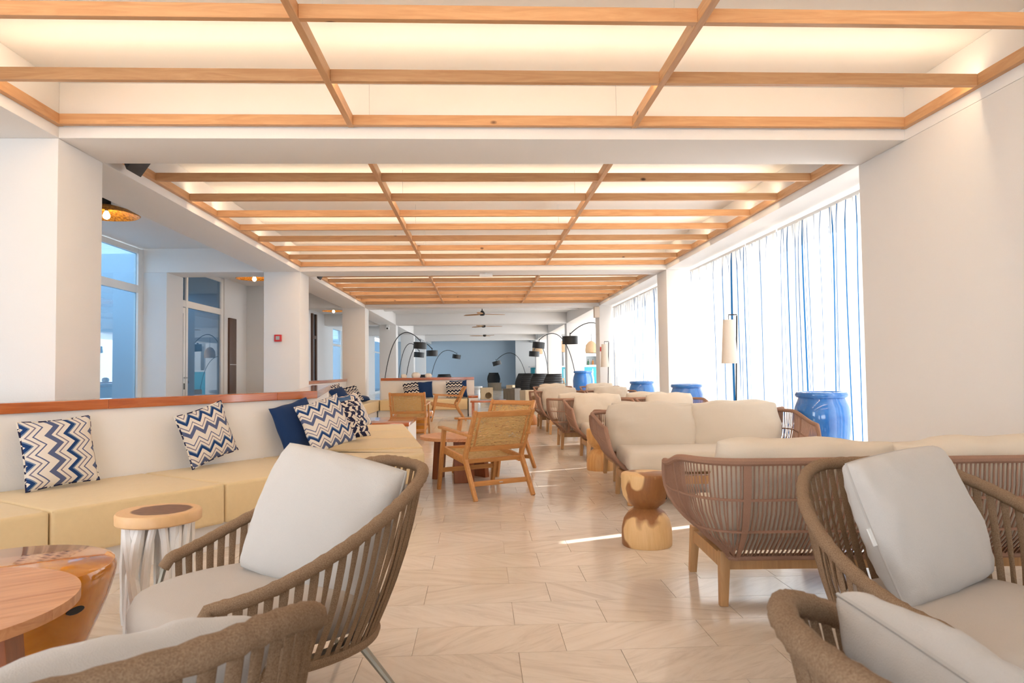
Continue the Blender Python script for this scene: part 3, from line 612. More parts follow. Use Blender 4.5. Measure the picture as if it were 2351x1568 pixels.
# ------------------------------------------------------------------ brown cord lounge chairs and sofas
def cord_seat(name, W, ncush, label, cat, seed):
    t = thing(name, label, cat); hw_ = W / 2; hf = hw_ - .04; yb, yf, r = -.48, .27, .24
    P = []
    for i in range(14): s = i / 14; P.append(V2(-hf + (hf - hw_) * s, yf + (yb + r - yf) * s))
    for i in range(9): a = PI + PI / 2 * i / 8; P.append(V2(-hw_ + r + r * math.cos(a), yb + r + r * math.sin(a)))
    nb = max(4, int((W - 2 * r) / .08))
    for i in range(1, nb): P.append(V2(-hw_ + r + (W - 2 * r) * i / nb, yb))
    P += [V2(-p.x, p.y) for p in P[:23][::-1]]
    L = [0]
    for a, b in zip(P, P[1:]): L.append(L[-1] + (b - a).length)
    TL = L[-1]
    def plan(s):
        s = max(0, min(TL, s)); k = 0
        while k < len(L) - 2 and L[k + 1] < s: k += 1
        f_ = (s - L[k]) / (L[k + 1] - L[k]); p = P[k].lerp(P[k + 1], f_); d = (P[min(k + 2, len(P) - 1)] - P[max(k - 1, 0)]).normalized(); return p, V2(d.y, -d.x) * -1
    def ins(v): return .03 * v + .19 * v ** 3.2
    ZL = .245
    def pos(s, v):
        p, n_ = plan(s); zt = .705 - .085 * smooth01((p.y + .35) / .62)
        q_ = p + n_ * ins(v); e = min(s, TL - s); dy = .0
        if e < .16: q_ = q_ + V2(0, (.07 * math.sin(PI * min(1, v * 1.15)) - .06 * v ** 3) * (1 - e / .16))
        return Vector((q_.x, q_.y, zt * (1 - v) + ZL * v))
    top = [pos(TL * i / 110, 0) for i in range(111)]
    fl = [pos(0, v / 8) for v in range(1, 9)]; fr = [pos(TL, v / 8) for v in range(1, 9)]
    G().tube(fl[::-1] + top + fr, .017, 8).build('rim', CORD, t)
    G().tube([pos(TL * i / 80, 1) for i in range(81)], .014, 6).build('lower_rail', CORD, t)
    g = G(); n = int(TL / .0195)
    for i in range(n):
        s = TL * (i + .5) / n; g.tube([pos(s, v) for v in (0, .25, .5, .75, 1)], .0042, 4)
    o = g.build('cord_weave', CORD, t, smooth=90); o['kind'] = 'stuff'
    for v in (.36, .68): G().tube([pos(TL * i / 70, v) for i in range(71)], .0065, 5).build('cross_cord', CORD, t)
    ss = [.36, TL - .36] + ([TL / 2 - W * .375, TL / 2, TL / 2 + W * .375] if W > 1.2 else [TL / 2 - .17, TL / 2 + .17])
    for s in ss:
        vs_ = []
        for v in range(9):
            a, b = pos(s - .017, v / 8), pos(s + .017, v / 8); c, n_ = plan(s); o3 = Vector((-n_.x, -n_.y, 0)) * .008
            vs_ += [a - o3, b - o3, b + o3, a + o3]
        G().add(vs_, [(j * 4 + k, j * 4 + (k + 1) % 4, j * 4 + 4 + (k + 1) % 4, j * 4 + 4 + k) for j in range(8) for k in range(4)]).build('wrapped_strut', CORD, t, smooth=30)
    lx = hw_ - .22
    for sx in (-1, 1):
        for y, dy in ((-.15, -.02), (.38, .02)): G().bar((sx * (lx + .015), y + dy, 0), (sx * lx, y, .25), .038, .038, (0, 1, 0), .05, .05).build('leg', LEGW, t, bevel=.004)
    for y in (-.15, .38): rbox(-lx + .02, lx - .02, y - .016, y + .016, .165, .232).build('base_rail', LEGW, t, bevel=.003)
    for sx in (-1, 1): rbox(sx * lx - .016, sx * lx + .016, -.13, .36, .165, .232).build('base_rail', LEGW, t, bevel=.003)
    sw = W - .30
    G().box(-sw / 2 + .055, sw / 2 - .055, -.24, .42, .262, .43).build('seat_cushion', FAB, t, bevel=.06, bseg=4, smooth=80)
    cw = sw / ncush
    for i in range(ncush):
        o = G().pillow(cw * 1.06, .45, .23, 20, .0, .30, .24, .009, seed + i).build('back_cushion', FAB, t, smooth=180)
        o.matrix_local = Matrix.Translation((-sw / 2 + cw * (i + .5), -.285, .565)) @ Matrix.Rotation(PI, 4, 'Z') @ Matrix.Rotation(PI / 2 - R(12), 4, 'X') @ Matrix.Rotation(R((-1) ** i * 1.5), 4, 'Z')
    return t
SG, AG = 'brown cord two seat sofas', 'brown cord armchairs'
sofa = cord_seat('cord_sofa', 1.86, 2, 'brown cord sofa backing onto the rope chair, facing the hourglass stool', 'sofa', 21); sofa.location = (1.86, 3.42, 0); sofa.rotation_euler.z = face(.05, 1); sofa['group'] = SG
dup(sofa, (1.945, 6.10, 0), face(-.02, -1), 'brown cord sofa with two plump cushions facing the first hourglass stool'); dup(sofa, (2.06, 7.13, 0), face(0, 1), 'brown cord sofa back to back with the plump cushioned one')
arm = cord_seat('cord_armchair', .90, 1, 'brown cord armchair facing in behind the second hourglass stool', 'armchair', 41); arm.location = (1.55, 8.90, 0); arm.rotation_euler.z = face(0, -1); arm['group'] = AG
dup(arm, (2.50, 8.88, 0), face(.02, -1), 'brown cord armchair in front of the second blue jar'); dup(arm, (1.40, 10.02, 0), face(.02, 1), 'brown cord armchair turned away behind the row by the second hourglass stool')
dup(arm, (2.34, 10.02, 0), face(0, 1), 'brown cord armchair turned away by the window pier'); dup(arm, (1.46, 12.5, 0), face(0, -1), 'brown cord armchair in the third row facing in'); dup(arm, (2.40, 12.5, 0), face(0, -1), 'brown cord armchair facing in near the third blue jar')
dup(arm, (1.40, 13.5, 0), face(0, 1), 'brown cord armchair turned away before the far orange stool'); dup(arm, (2.34, 13.5, 0), face(0, 1), 'brown cord armchair turned away beside the second window'); dup(arm, (1.72, 16.2, 0), face(0, -1), 'last brown cord armchair before the dark chairs'); dup(arm, (2.75, 15.9, 0), face(-.1, -1), 'brown cord armchair by the far floor lamp')

# ------------------------------------------------------------------ wooden armchairs
def wood_chair():
    t = thing('wooden_armchair', 'x', 'chair', (0, 0, 0), 0, 'teak armchairs with woven backs'); W = .285
    for sx in (-1, 1):
        x = sx * W
        # bent rear post: foot - joint - top
        a, b, c = Vector((x, -.40, 0)), Vector((x, -.20, .335)), Vector((x, -.41, .765))
        g = G(); prof = [(a, .032), (b, .050), (b + Vector((0, -.012, .05)), .046), (c, .030)]
        vs_ = []
        for (p, wd), d in zip(prof, (Vector((0, .51, .86)), Vector((0, .12, .99)), Vector((0, -.2, .98)), Vector((0, -.44, .9)))):
            nrm = Vector((0, d.z, -d.y)).normalized()
            vs_ += [p + Vector((-.017, 0, 0)) - nrm * wd / 2, p + Vector((.017, 0, 0)) - nrm * wd / 2, p + Vector((.017, 0, 0)) + nrm * wd / 2, p + Vector((-.017, 0, 0)) + nrm * wd / 2]
        g.add(vs_, [(3, 2, 1, 0), (12, 13, 14, 15)] + [(j * 4 + k, j * 4 + (k + 1) % 4, j * 4 + 4 + (k + 1) % 4, j * 4 + 4 + k) for j in range(3) for k in range(4)])
        g.build('rear_post', TEAK, t, bevel=.005)
        G().bar((x, .365, 0), (x, .235, .575), .032, .036, (0, 1, 0), .034, .046).build('front_leg', TEAK, t, bevel=.005)
        G().bar((x * .93, .345, .385), (x * .93, -.21, .315), .028, .065).build('seat_rail', TEAKX, t, bevel=.006)
        G().bar((x * 1.02, .30, .588), (x * 1.02, -.335, .548), .062, .024, w1=.036, t1=.022).build('armrest', TEAKX, t, bevel=.008)
    Z = W - .017
    G().bar((-Z, .34, .375), (Z, .34, .375), .03, .05).build('seat_front_rail', TEAKX, t, bevel=.005)
    def curve(y, z, h, dp): return [(-Z, y, z), (-Z * .5, y - dp, z), (0, y - dp * 1.3, z), (Z * .5, y - dp, z), (Z, y, z)]
    for nm, y, z, h in (('back_top_rail', -.398, .735, .05), ('back_bottom_rail', -.255, .43, .045), ('seat_rear_rail', -.20, .318, .04)):
        g = G(); pts = curve(y, z, h, .022 if nm != 'seat_rear_rail' else .0)
        vs_ = []
        for p in pts:
            for dy, dz in ((-.013, -h / 2), (.013, -h / 2), (.013, h / 2), (-.013, h / 2)): vs_.append((p[0], p[1] + dy - dz * .4, p[2] + dz))
        g.add(vs_, [(3, 2, 1, 0), (16, 17, 18, 19)] + [(j * 4 + k, j * 4 + (k + 1) % 4, j * 4 + 4 + (k + 1) % 4, j * 4 + 4 + k) for j in range(4) for k in range(4)]); g.build(nm, TEAKX, t, bevel=.003)
    def panel(u, v): 
        x = -Z + 2 * Z * u; k = (1 - (2 * u - 1) ** 2) * .026; return (x, -.262 + (-.392 + .262) * v - k, .445 + (.725 - .445) * v)
    g = G().grid(panel, 12, 8); g.grid(lambda u, v: tuple(Vector(panel(1 - u, v)) + Vector((0, -.006, -.002))), 12, 8); g.build('woven_back', WEAVE, t, smooth=180)
    for sx in (-1, 1): G().bar((sx * (Z - .03), -.268 - .006, .45), (sx * (Z - .03), -.392 - .006, .715), .018, .016).build('back_stile', TEAK, t, bevel=.003)
    def seat(u, v): 
        x = -Z + 2 * Z * u; k = (1 - (2 * u - 1) ** 2) * .02 + .02 * math.sin(PI * v); return (x, .34 - .54 * v, .398 - .07 * v - k)
    g = G().grid(seat, 10, 8); g.grid(lambda u, v: tuple(Vector(seat(1 - u, v)) - Vector((0, 0, .006))), 10, 8); g.build('woven_seat', WEAVE, t, smooth=180)
    G().bar((-Z, .325, .185), (Z, .325, .185), .02, .042).build('front_stretcher', TEAKX, t, bevel=.003); s = G().bar((-Z, -.318, .135), (Z, -.318, .135), .02, .042).build('rear_stretcher', TEAKX, t, bevel=.003)
    rbox(-.018, .018, -.3305, -.3285, .13, .14).build('maker_plate', ALU, s, smooth=0)
    return t
WC = wood_chair(); WC.location = (.035, 6.52, 0); WC.rotation_euler.z = face(-.46, .89); WC['label'] = 'teak woven back armchair with its back to the aisle at the slab table'
dup(WC, (.16, 7.88, 0), face(-.58, -.81), 'teak woven armchair facing across the slab table'); dup(WC, (-1.17, 12.1, 0), face(.03, 1), 'teak armchair with holed woven back facing the far bench'); dup(WC, (-.72, 15.95, 0), face(-1, -.12), 'teak armchair seen side on before the far bench')
# ------------------------------------------------------------------ slab tables, stools
def slab_table(label, loc, rz, R_, h):
    t = thing('round_table', label, 'table', loc, rz, 'round tables with plank tops'); n = 5
    for i in range(n):
        x0, x1 = -R_ + 2 * R_ * i / n, -R_ + 2 * R_ * (i + 1) / n - .0015; pts = []
        for k in range(13): x = x0 + (x1 - x0) * k / 12; pts.append((x, math.sqrt(max(0, R_ * R_ - x * x))))
        poly = [p for p in pts] + [(x, -y) for x, y in pts[::-1]]; poly = [p for k, p in enumerate(poly) if k == 0 or (Vector(p) - Vector(poly[k - 1])).length > 1e-4]
        if (Vector(poly[0]) - Vector(poly[-1])).length < 1e-4: poly.pop()
        G().prism(poly[::-1], h - .03, h).build('top_plank', ACACIA, t, smooth=30)
    for k in range(3):
        a = 2 * PI * k / 3 + .3; c, s = math.cos(a), math.sin(a)
        G().bar((c * R_ * .62, s * R_ * .62, 0), (c * R_ * .55, s * R_ * .55, h - .03), .20, .05, (c, s, 0)).build('slab_leg', ACACIAD, t, bevel=.004)
    return t
slab_table('round plank top table standing among the teak armchairs', (-.19, 7.32, 0), .35, .42, .45); slab_table('round plank top table overlapping the amber stool', (-1.62, 2.08, 0), 2.147, .43, .462)
def amber(label, loc, s=1):
    t = thing('ceramic_stool', label, 'stool', loc, 0, 'amber glazed stools')
    prof = [(.20, 0), (.215, .01), (.255, .10), (.30, .20), (.335, .29), (.355, .36), (.36, .395), (.352, .415), (.33, .424), (0, .426)]
    o = G().lathe([(r * s, z * s) for r, z in prof], 48); o.weld = True; o.build('body', AMBER, t)
    for a in (-.35, PI - .35):
        c, sn = math.cos(a), math.sin(a); r = .337 * s
        M = Matrix.Translation((c * r, sn * r, .30 * s)) @ Matrix.Rotation(a, 4, 'Z')
        g = G(); n = 14; g.add([(0.004, .035 * math.cos(2 * PI * k / n), .013 * math.sin(2 * PI * k / n)) for k in range(n)] + [(-.03, .035 * math.cos(2 * PI * k / n), .013 * math.sin(2 * PI * k / n)) for k in range(n)], [list(range(n))] + [(k, (k + 1) % n, n + (k + 1) % n, n + k) for k in range(n)], M); g.build('grip_slot', BLACK, t)
    return t
amber('glossy amber ceramic stool under the table edge near the branch stool', (-1.72, 2.66, 0)); amber('amber ceramic stool half hidden behind the holed woven armchair', (-1.17, 12.9, 0), .95)
t = thing('branch_stool', 'stool with wood slice top on many white painted branches', 'stool', (-1.445, 3.27, 0)); q = random.Random(3)
mt = mat('wood_slice', (.78, .52, .28), .45); nt = NT(mt); tc = nt.coord('Object'); vl = nt.n('ShaderNodeVectorMath', operation='LENGTH'); mp = nt.n('ShaderNodeMapping'); mp.inputs['Scale'].default_value = (1, 1, 0); mp.inputs['Location'].default_value = (-.012, -.01, 0); nt.l(tc, mp.inputs[0]); nt.l(mp.outputs[0], vl.inputs[0])
rr = nt.math('ADD', vl.outputs['Value'], nt.math('MULTIPLY', nt.noise(tc, 9, 3), .05)); rg = nt.math('SINE', nt.math('MULTIPLY', rr, 420))
heart = nt.mix(nt.math('MULTIPLY', nt.noise(tc, 30, 4), .8), (.13, .055, .03), (.30, .15, .08)); sap = nt.mix(nt.math('MULTIPLY', rg, .15), (.76, .48, .24), (.62, .36, .17))
nt.col(nt.mix(nt.ramp(rr, [(.0, (0, 0, 0)), (.147, (0, 0, 0)), (.155, (1, 1, 1))]), heart, sap))
G().lathe([(0, .452), (.170, .452), (.177, .458), (.178, .495), (.172, .503), (0, .503)], 40, sq=lambda a: 1 + .02 * math.sin(3 * a) + .012 * math.sin(5 * a + 1)).build('wood_slice_top', mt, t)
for k in range(19):
    a = 2 * PI * k / 19 + q.uniform(-.08, .08); r0, r1 = q.uniform(.11, .145), q.uniform(.10, .15); a1 = a + q.uniform(-.8, .8); rad = q.uniform(.0165, .0235)
    p0, p3 = Vector((r0 * math.cos(a), r0 * math.sin(a), .452)), Vector((r1 * math.cos(a1), r1 * math.sin(a1), 0)); j = lambda: Vector((q.uniform(-.03, .03), q.uniform(-.03, .03), 0))
    G().tube(bez(p0, p0.lerp(p3, .33) + j(), p0.lerp(p3, .66) + j(), p3, 7), [rad * q.uniform(.85, 1.15) for _ in range(8)], 8).build('branch', BARK, t)
def hourglass(label, loc, rz, m, sc=1):
    t = thing('hourglass_stool', label, 'stool', loc, rz, 'hourglass log stools')
    pr_ = [(.152, 0), (.156, .006), (.158, .05), (.155, .11), (.142, .165), (.115, .205), (.083, .228), (.078, .235), (.082, .243), (.118, .268), (.145, .31), (.155, .36), (.156, .43), (.153, .445), (.147, .45), (0, .45)]
    o = G().lathe([(r * sc, z * sc) for r, z in pr_], 40); o.weld = True; o.build('log_body', m, t, smooth=50)
    G().bar((.152 * sc * math.cos(-1.2), .152 * sc * math.sin(-1.2), .44 * sc), (.14 * sc * math.cos(-1.17), .14 * sc * math.sin(-1.17), .30 * sc), .004, .012, (math.cos(-1.2), math.sin(-1.2), 0)).build('crack', BLACK, t)
    return t
mh = mat('two_tone_log', (.7, .45, .2), .5); nt = NT(mh); v = nt.coord('Object', (1, 1, .7), rand=3); gr = nt.noise(nt.coord('Object', (18, 18, 2)), 2, 4, .6, 1)
c1 = nt.mix(gr, (.62, .36, .14), (.80, .55, .28)); c2 = nt.mix(gr, (.20, .075, .022), (.36, .15, .045))
nt.col(nt.mix(nt.ramp(nt.noise(v, 5.5, 2, .4), [(.46, (0, 0, 0)), (.50, (1, 1, 1))]), c1, c2))
HG = wood('honey_log', (.62, .30, .09), (.80, .48, .19), 2, .7, .5); HG2 = wood('orange_log', (.50, .17, .04), (.66, .28, .07), 2, .7, .5)
hourglass('hourglass log stool with dark heartwood patches between the cord sofas', (1.05, 4.46, 0), .4, mh); hourglass('plain honey coloured hourglass stool further down the row', (1.34, 7.80, 0), 0, HG); hourglass('orange hourglass stool beyond the turned away armchairs', (1.02, 14.4, 0), 0, HG2)
# ------------------------------------------------------------------ blue jars
def jar(label, loc, s=1.0):
    t = thing('blue_jar', label, 'jar', loc, 0, 'blue glazed floor jars')
    pr_ = [(.15, 0), (.155, .01), (.185, .15), (.22, .35), (.243, .52), (.247, .64), (.235, .74), (.212, .80), (.203, .825)]
    G().lathe([(r * s, z * s) for r, z in pr_] + [(.19 * s, .80 * s), (.21 * s, .6 * s), (.12 * s, .1 * s), (0, .08 * s)], 48).build('body', BLUEG, t)
    pr2 = [(.200, .818), (.222, .826), (.231, .842), (.230, .858), (.222, .872), (.205, .876), (.19, .866), (.188, .83)]
    G().lathe([(r * s, z * s) for r, z in pr2], 48).build('rim', BLUEG, t); return t
jar('blue glazed jar at the white wall end of the first window', (3.155, 6.38, 0)); jar('blue glazed jar before the pier at the far end of the first window', (3.05, 10.25, 0)); jar('blue glazed jar just past the window pier', (3.06, 13.15, 0)); jar('tall dark blue jar at the entrance of the far room', (2.98, 20.0, 0), 1.22)
# ------------------------------------------------------------------ floor lamps
def floor_lamp(label, loc):
    t = thing('floor_lamp', label, 'lamp', loc, 0, 'floor lamps with hanging linen shades')
    G().lathe([(0, 0), (.14, 0), (.145, .008), (.14, .018), (0, .02)], 32).build('base', BLACKM, t)
    G().tube([(.03, 0, .015), (.085, 0, 1.75)], .009, 8).build('pole', BLACKM, t); h = G().tube([(.085, 0, 1.745), (.085, 0, 1.765), (-.02, 0, 1.765), (-.02, 0, 1.735)], .007, 8).build('hook_arm', BLACKM, t)
    g = G().lathe([(.068, 1.70), (.098, 1.16)], 32, (-.02, 0, 0)); g.lathe([(.095, 1.16), (.065, 1.70)], 32, (-.02, 0, 0)); g.build('shade', SHADEW, t); G().tube([(-.02, 0, 1.735), (-.02, 0, 1.69)], .004, 6).build('cord', BLACK, t)
    G().tube([(-.088, 0, 1.70), (.048, 0, 1.70)], .003, 5).build('shade_spider', BLACKM, t)
floor_lamp('slim black floor lamp with beige shade before the first curtain', (3.13, 8.62, 0)); floor_lamp('slim black floor lamp beside the second window end', (3.02, 16.7, 0))
# ------------------------------------------------------------------ aisle pendant discs
def disc_lamp(label, loc):
    t = thing('disc_lamp', label, 'lamp', loc, 0, 'gold leaf disc lamps over the aisle'); z = ZC - loc[2]
    G().lathe([(.0, .115), (.10, .105), (.22, .07), (.33, .01), (.345, 0), (.335, -.004), (.22, .05), (.10, .085), (0, .095)], 44, sq=lambda a: 1 + .02 * math.sin(7 * a)).build('disc_shade', GOLDL, t)
    G().tube([(0, 0, .1), (0, 0, z)], .045, 16).build('ceiling_mount', BLACK, t); G().tube([(0, 0, .09), (0, 0, .045)], .018, 12).build('lamp_holder', BLACK, t)
    G().lathe([(.012, .05), (.022, .03), (.036, .0), (.038, -.015), (.030, -.036), (.012, -.048), (0, -.05)], 16).build('bulb', BULB, t)
disc_lamp('gold disc ceiling lamp nearest the first column', (-4.20, 8.15, 2.93)); disc_lamp('gold disc ceiling lamp over the glass door', (-4.28, 13.7, 2.93)); disc_lamp('gold disc ceiling lamp far down the aisle', (-4.28, 21.1, 2.93))
# ------------------------------------------------------------------ small fittings
def loudspeaker(label, loc):
    t = thing('loudspeaker', label, 'speaker', loc, 0, 'black wedge loudspeakers'); tri = [(-.09, .09), (.13, .09), (-.01, -.11)]
    G().add([(x, y, z) for y in (0, .24) for x, z in tri], [(0, 2, 1), (3, 4, 5), (0, 1, 4, 3), (1, 2, 5, 4), (2, 0, 3, 5)]).build('cabinet', BLACK, t, bevel=.006)
    rbox(-.03, .03, 0, .1, .09, .2).build('bracket', BLACKM, t, smooth=0)
loudspeaker('black wedge loudspeaker behind the first cross beam', (-2.71, 5.56, 2.82)); loudspeaker('black wedge loudspeaker behind the second cross beam', (-2.71, 12.08, 2.82))
def callpoint(label, loc, rz):
    t = thing('fire_call_point', label, 'alarm button', loc, rz, 'red fire call points'); rbox(-.055, .055, -.04, 0, -.055, .055).build('case', RED, t, bevel=.006); rbox(-.03, .03, -.043, -.04, -.028, .03).build('push_plate', mat('grey_plate', (.45, .45, .45), .4), t, smooth=0)
callpoint('red fire call point on the second aisle column', (-3.19, 11.42, 1.67), 0); callpoint('red fire call point on the pier by the far room', (3.16, 17.92, 1.62), 0)
t = thing('exit_light', 'pale emergency light box under the second cross beam', 'light', (.14, 11.7, ZB - .065)); rbox(-.11, .11, -.03, .03, 0, .05).build('housing', WHITEP, t, bevel=.008); rbox(-.02, .02, -.02, .02, .05, .065).build('mount', ALU, t, smooth=0)
t = thing('wall_speaker', 'beige box speaker high on the pier by the far room', 'speaker', (3.02, 17.83, 2.42)); rbox(-.07, .07, -.08, .08, 0, .28).build('cabinet', mat('beige_plastic', (.62, .55, .48), .6), t, bevel=.01); rbox(-.055, .055, -.085, -.08, .02, .26).build('grille', SHADEW, t, smooth=0)
t = thing('security_camera', 'small white camera on the fourth aisle column', 'camera', (-3.12, 24.5, 2.56)); rbox(-.05, .05, 0, .1, -.02, .2).build('bracket', WHITEP, t, smooth=0); G().tube([(0, .05, .06), (0, -.14, .04)], .05, 12).build('housing', WHITEP, t); G().tube([(0, -.14, .04), (0, -.15, .04)], .03, 12).build('lens', BLACK, t)
# ------------------------------------------------------------------ far room
def fan(label, loc, rz):
    t = thing('ceiling_fan', label, 'fan', loc, rz, 'wooden ceiling fans in the far room')
    G().tube([(0, 0, .05), (0, 0, ZC - loc[2])], .014, 8).build('rod', BLACK, t); G().lathe([(0, -.05), (.06, -.04), (.085, 0), (.07, .05), (.03, .10), (0, .1)], 20).build('motor_hub', BLACK, t)
    for k in range(3):
        M = Matrix.Rotation(2 * PI * k / 3, 4, 'Z') @ Matrix.Rotation(R(9), 4, 'X')
        G().prism([(.05, -.04), (.25, -.075), (.6, -.06), (.72, -.01), (.6, .045), (.25, .06), (.05, .04)], -.006, .006).build('blade', LEGW, t, bevel=.002).matrix_local = M
fan('wooden ceiling fan just inside the far room', (.12, 20.6, 2.76), .35); fan('second wooden ceiling fan of the far room', (.2, 26.6, 2.78), .15); fan('third wooden ceiling fan close to the blue wall', (.3, 33.4, 2.76), 1.2)
def arc_lamp(label, base, shade, ztop, tilt=0):
    t = thing('arc_lamp', label, 'lamp', (base[0], base[1], 0), 0, 'black arc floor lamps'); dx, dy, z = shade[0] - base[0], shade[1] - base[1], shade[2]
    G().lathe([(0, 0), (.2, 0), (.2, .03), (.19, .04), (0, .04)], 32).build('base', BLACKM, t)
    G().tube(bez((0, 0, .03), (dx * .12, dy * .12, ztop * 1.12), (dx * .55, dy * .55, ztop * 1.32), (dx, dy, z + .16), 28), .013, 8).build('arc_pole', BLACKM, t)
    g = G().lathe([(.21, -.105), (.21, .105)], 36); g.lathe([(.205, .105), (.205, -.105)], 36); o = g.build('shade', BLACK, t); o.matrix_local = Matrix.Translation((dx, dy, z)) @ Matrix.Rotation(R(tilt), 4, 'Y')
    d = G().lathe([(0, -.095), (.2, -.095), (.2, -.09), (0, -.09)], 30).build('diffuser', WHITEP, o); G().tube([(0, 0, .05), (0, 0, .2)], .012, 8).build('lamp_holder', BLACKM, o)
arc_lamp('black arc lamp bending over the end of the centre half wall', (-3.02, 22.3), (-1.85, 22.5, 1.93), 2.05, 4); arc_lamp('black arc lamp with the level shade behind the centre half wall', (-2.72, 25.9), (-1.70, 26.0, 1.77), 1.9, 0)
arc_lamp('black arc lamp rising behind the far aisle columns', (-3.35, 29.2), (-2.43, 29.0, 1.79), 2.0, 5); arc_lamp('black arc lamp with small shade against the blue wall', (-2.5, 36.0), (-1.12, 36.0, 1.84), 1.85, 8)
arc_lamp('black arc lamp reaching in past the right pier over the tall jar', (4.1, 19.3), (2.47, 18.9, 1.90), 2.1, 0); arc_lamp('black arc lamp standing before the bar column', (3.42, 24.2), (2.07, 24.2, 1.96), 2.05, 6)
arc_lamp('black arc lamp with the lowest level shade near the bar', (2.85, 28.3), (2.23, 28.2, 1.75), 1.8, 4); arc_lamp('black arc lamp with tipped shade above the single dark chair', (2.38, 33.8), (.88, 34, 1.46), 1.75, -14)
def black_chair():
    t = thing('dark_chair', 'x', 'chair', (0, 0, 0), 0, 'black woven lounge chairs'); prof = [(.30, .30), (.36, .45), (.38, .60), (.35, .78), (.27, .97)]
    def wd(z):
        for (a, za), (b, zb) in zip(prof, prof[1:]):
            if z <= zb: return a + (b - a) * (z - za) / (zb - za)
        return prof[-1][0]
    def fn(u, v):
        z = .30 + .67 * v; a = (u - .5) * 2.0; w_ = wd(z); return (w_ * math.sin(a) / .84, .22 - .52 * math.cos(a) - .13 * v + .008 * math.sin(v * 60), z)
    g = G().grid(fn, 18, 40); g.grid(lambda u, v: tuple(Vector(fn(1 - u, v)) + Vector((0, .02, 0))), 18, 40); g.build('woven_shell', BLACK, t, smooth=60)
    G().tube([fn(i / 18, 1) for i in range(19)], .014, 6).build('top_rail', BLACKM, t)
    G().box(-.3, .3, -.22, .32, .30, .42).build('seat_cushion', BLACK, t, bevel=.04, bseg=3)
    for x in (-.27, .27):
        for y in (-.2, .27): G().tube([(x, y, 0), (x * .93, y * .93, .31)], .014, 8).build('leg', BLACKM, t)
    return t
bc = black_chair(); bc.location = (.87, 41.2, 0); bc.rotation_euler.z = face(0, -1); bc['label'] = 'single black woven chair before the blue wall'
for i, (x, y, s) in enumerate(((2.20, 21.6, 'first'), (1.98, 24.0, 'second'), (1.80, 26.0, 'third'), (1.70, 28.0, 'last'))): dup(bc, (x, y, 0), face(-.5, .86), '%s in the row of black woven chairs starting by the tall jar' % s)
dup(bc, (-1.40, 30.0, 0), face(.3, .95), 'black woven chair top showing over the centre half wall'); dup(bc, (-2.1, 28.5, 0), face(.5, .8), 'lower black woven chair behind the centre half wall')
def cube_stool(label, loc, rz, side, mts, group='cube side tables with round holes'):
    t = thing('cube_table', label, 'side table', loc, rz, group); a = side / 2; n = 24; r = side * .27; cx, cz = side * .12, side * .36
    sq, ci = [], []
    for k in range(n):
        an = 2 * PI * k / n + PI / 4; c, s = math.cos(an), math.sin(an); m_ = max(abs(c), abs(s)); px, pz = c / m_ * a, a + s / m_ * a; sq.append((px, -a, pz)); ci.append((cx + r * c, -a, cz + r * s))
    g = G().add(sq + ci, [(k, (k + 1) % n, n + (k + 1) % n, n + k) for k in range(n)]); g.add(ci + [(x, a * .6, z) for x, _, z in ci], [(k, (k + 1) % n, n + (k + 1) % n, n + k) for k in range(n)] + [list(range(n, 2 * n))])
    g.add([(-a, -a, 0), (a, -a, 0), (a, a, 0), (-a, a, 0), (-a, -a, side), (a, -a, side), (a, a, side), (-a, a, side)], [(3, 2, 1, 0), (4, 5, 6, 7), (1, 2, 6, 5), (2, 3, 7, 6), (3, 0, 4, 7)]); g.build('box_body', mts, t, smooth=0)
    return t
cube_stool('pale cube table with round hole standing alone on the far floor', (.29, 26.9, 0), .05, .46, PALEW); cube_stool('pale cube table with hole left of the dark chairs', (1.52, 31.0, 0), .6, .46, PALEW); cube_stool('pale cube table with hole at the front of the dark chairs', (1.62, 22.8, 0), .35, .46, PALEW); cube_stool('dark cube table between the pale ones', (1.18, 25.2, 0), 2.6, .46, GREYW)
t = thing('drum_table', 'dark wooden drum table before the single black chair', 'table', (.88, 39.6, 0)); G().lathe([(0, .38), (.38, .38), (.4, .39), (.4, .42), (0, .425)], 32).build('table_top', GREYW, t); G().lathe([(.37, 0), (.38, .02), (.38, .38)], 32).build('drum', GREYW, t)
t = thing('pedestal_stool', 'white hourglass pedestal stool beside the centre half wall', 'stool', (-.06, 29.0, 0)); G().lathe([(.16, 0), (.15, .06), (.10, .22), (.12, .34), (.20, .40), (.21, .46), (0, .465)], 28).build('body', WHITEP, t); G().lathe([(.205, .462), (.205, .47), (0, .472)], 28).build('top_plate', WHITEP, t)
t = thing('coffee_table', 'low red wooden table behind the facing teak armchair', 'table', (.22, 16.6, 0)); rbox(-.42, .42, -.35, .35, .38, .42).build('top', CAPW, t, bevel=.005)
for x in (-.36, .36):
    for y in (-.29, .29): rbox(x - .03, x + .03, y - .03, y + .03, 0, .38).build('leg', CAPW, t, smooth=0)
for i, (x, s) in enumerate(((-1.93, .075), (-1.62, .11), (-1.30, .085))):
    q = random.Random(i); o = G().lathe([(0, 0), (s * .8, 0), (s, s * .5), (s * .85, s), (s * .5, s * 1.25), (0, s * 1.3)], 20, sq=lambda a: 1 + .12 * math.sin(5 * a) + .08 * math.sin(3 * a + 1)); o.weld = True
    o = o.build('white_ornament', mat('matt_white', (.82, .76, .68), .8), smooth=60); o.location = (x, 18.29, CZ1); tag(o, ('smallest', 'widest', 'middle sized')[i] + ' white lumpy ornament on the centre half wall cap', 'ornament', 'white ornaments on the half wall')
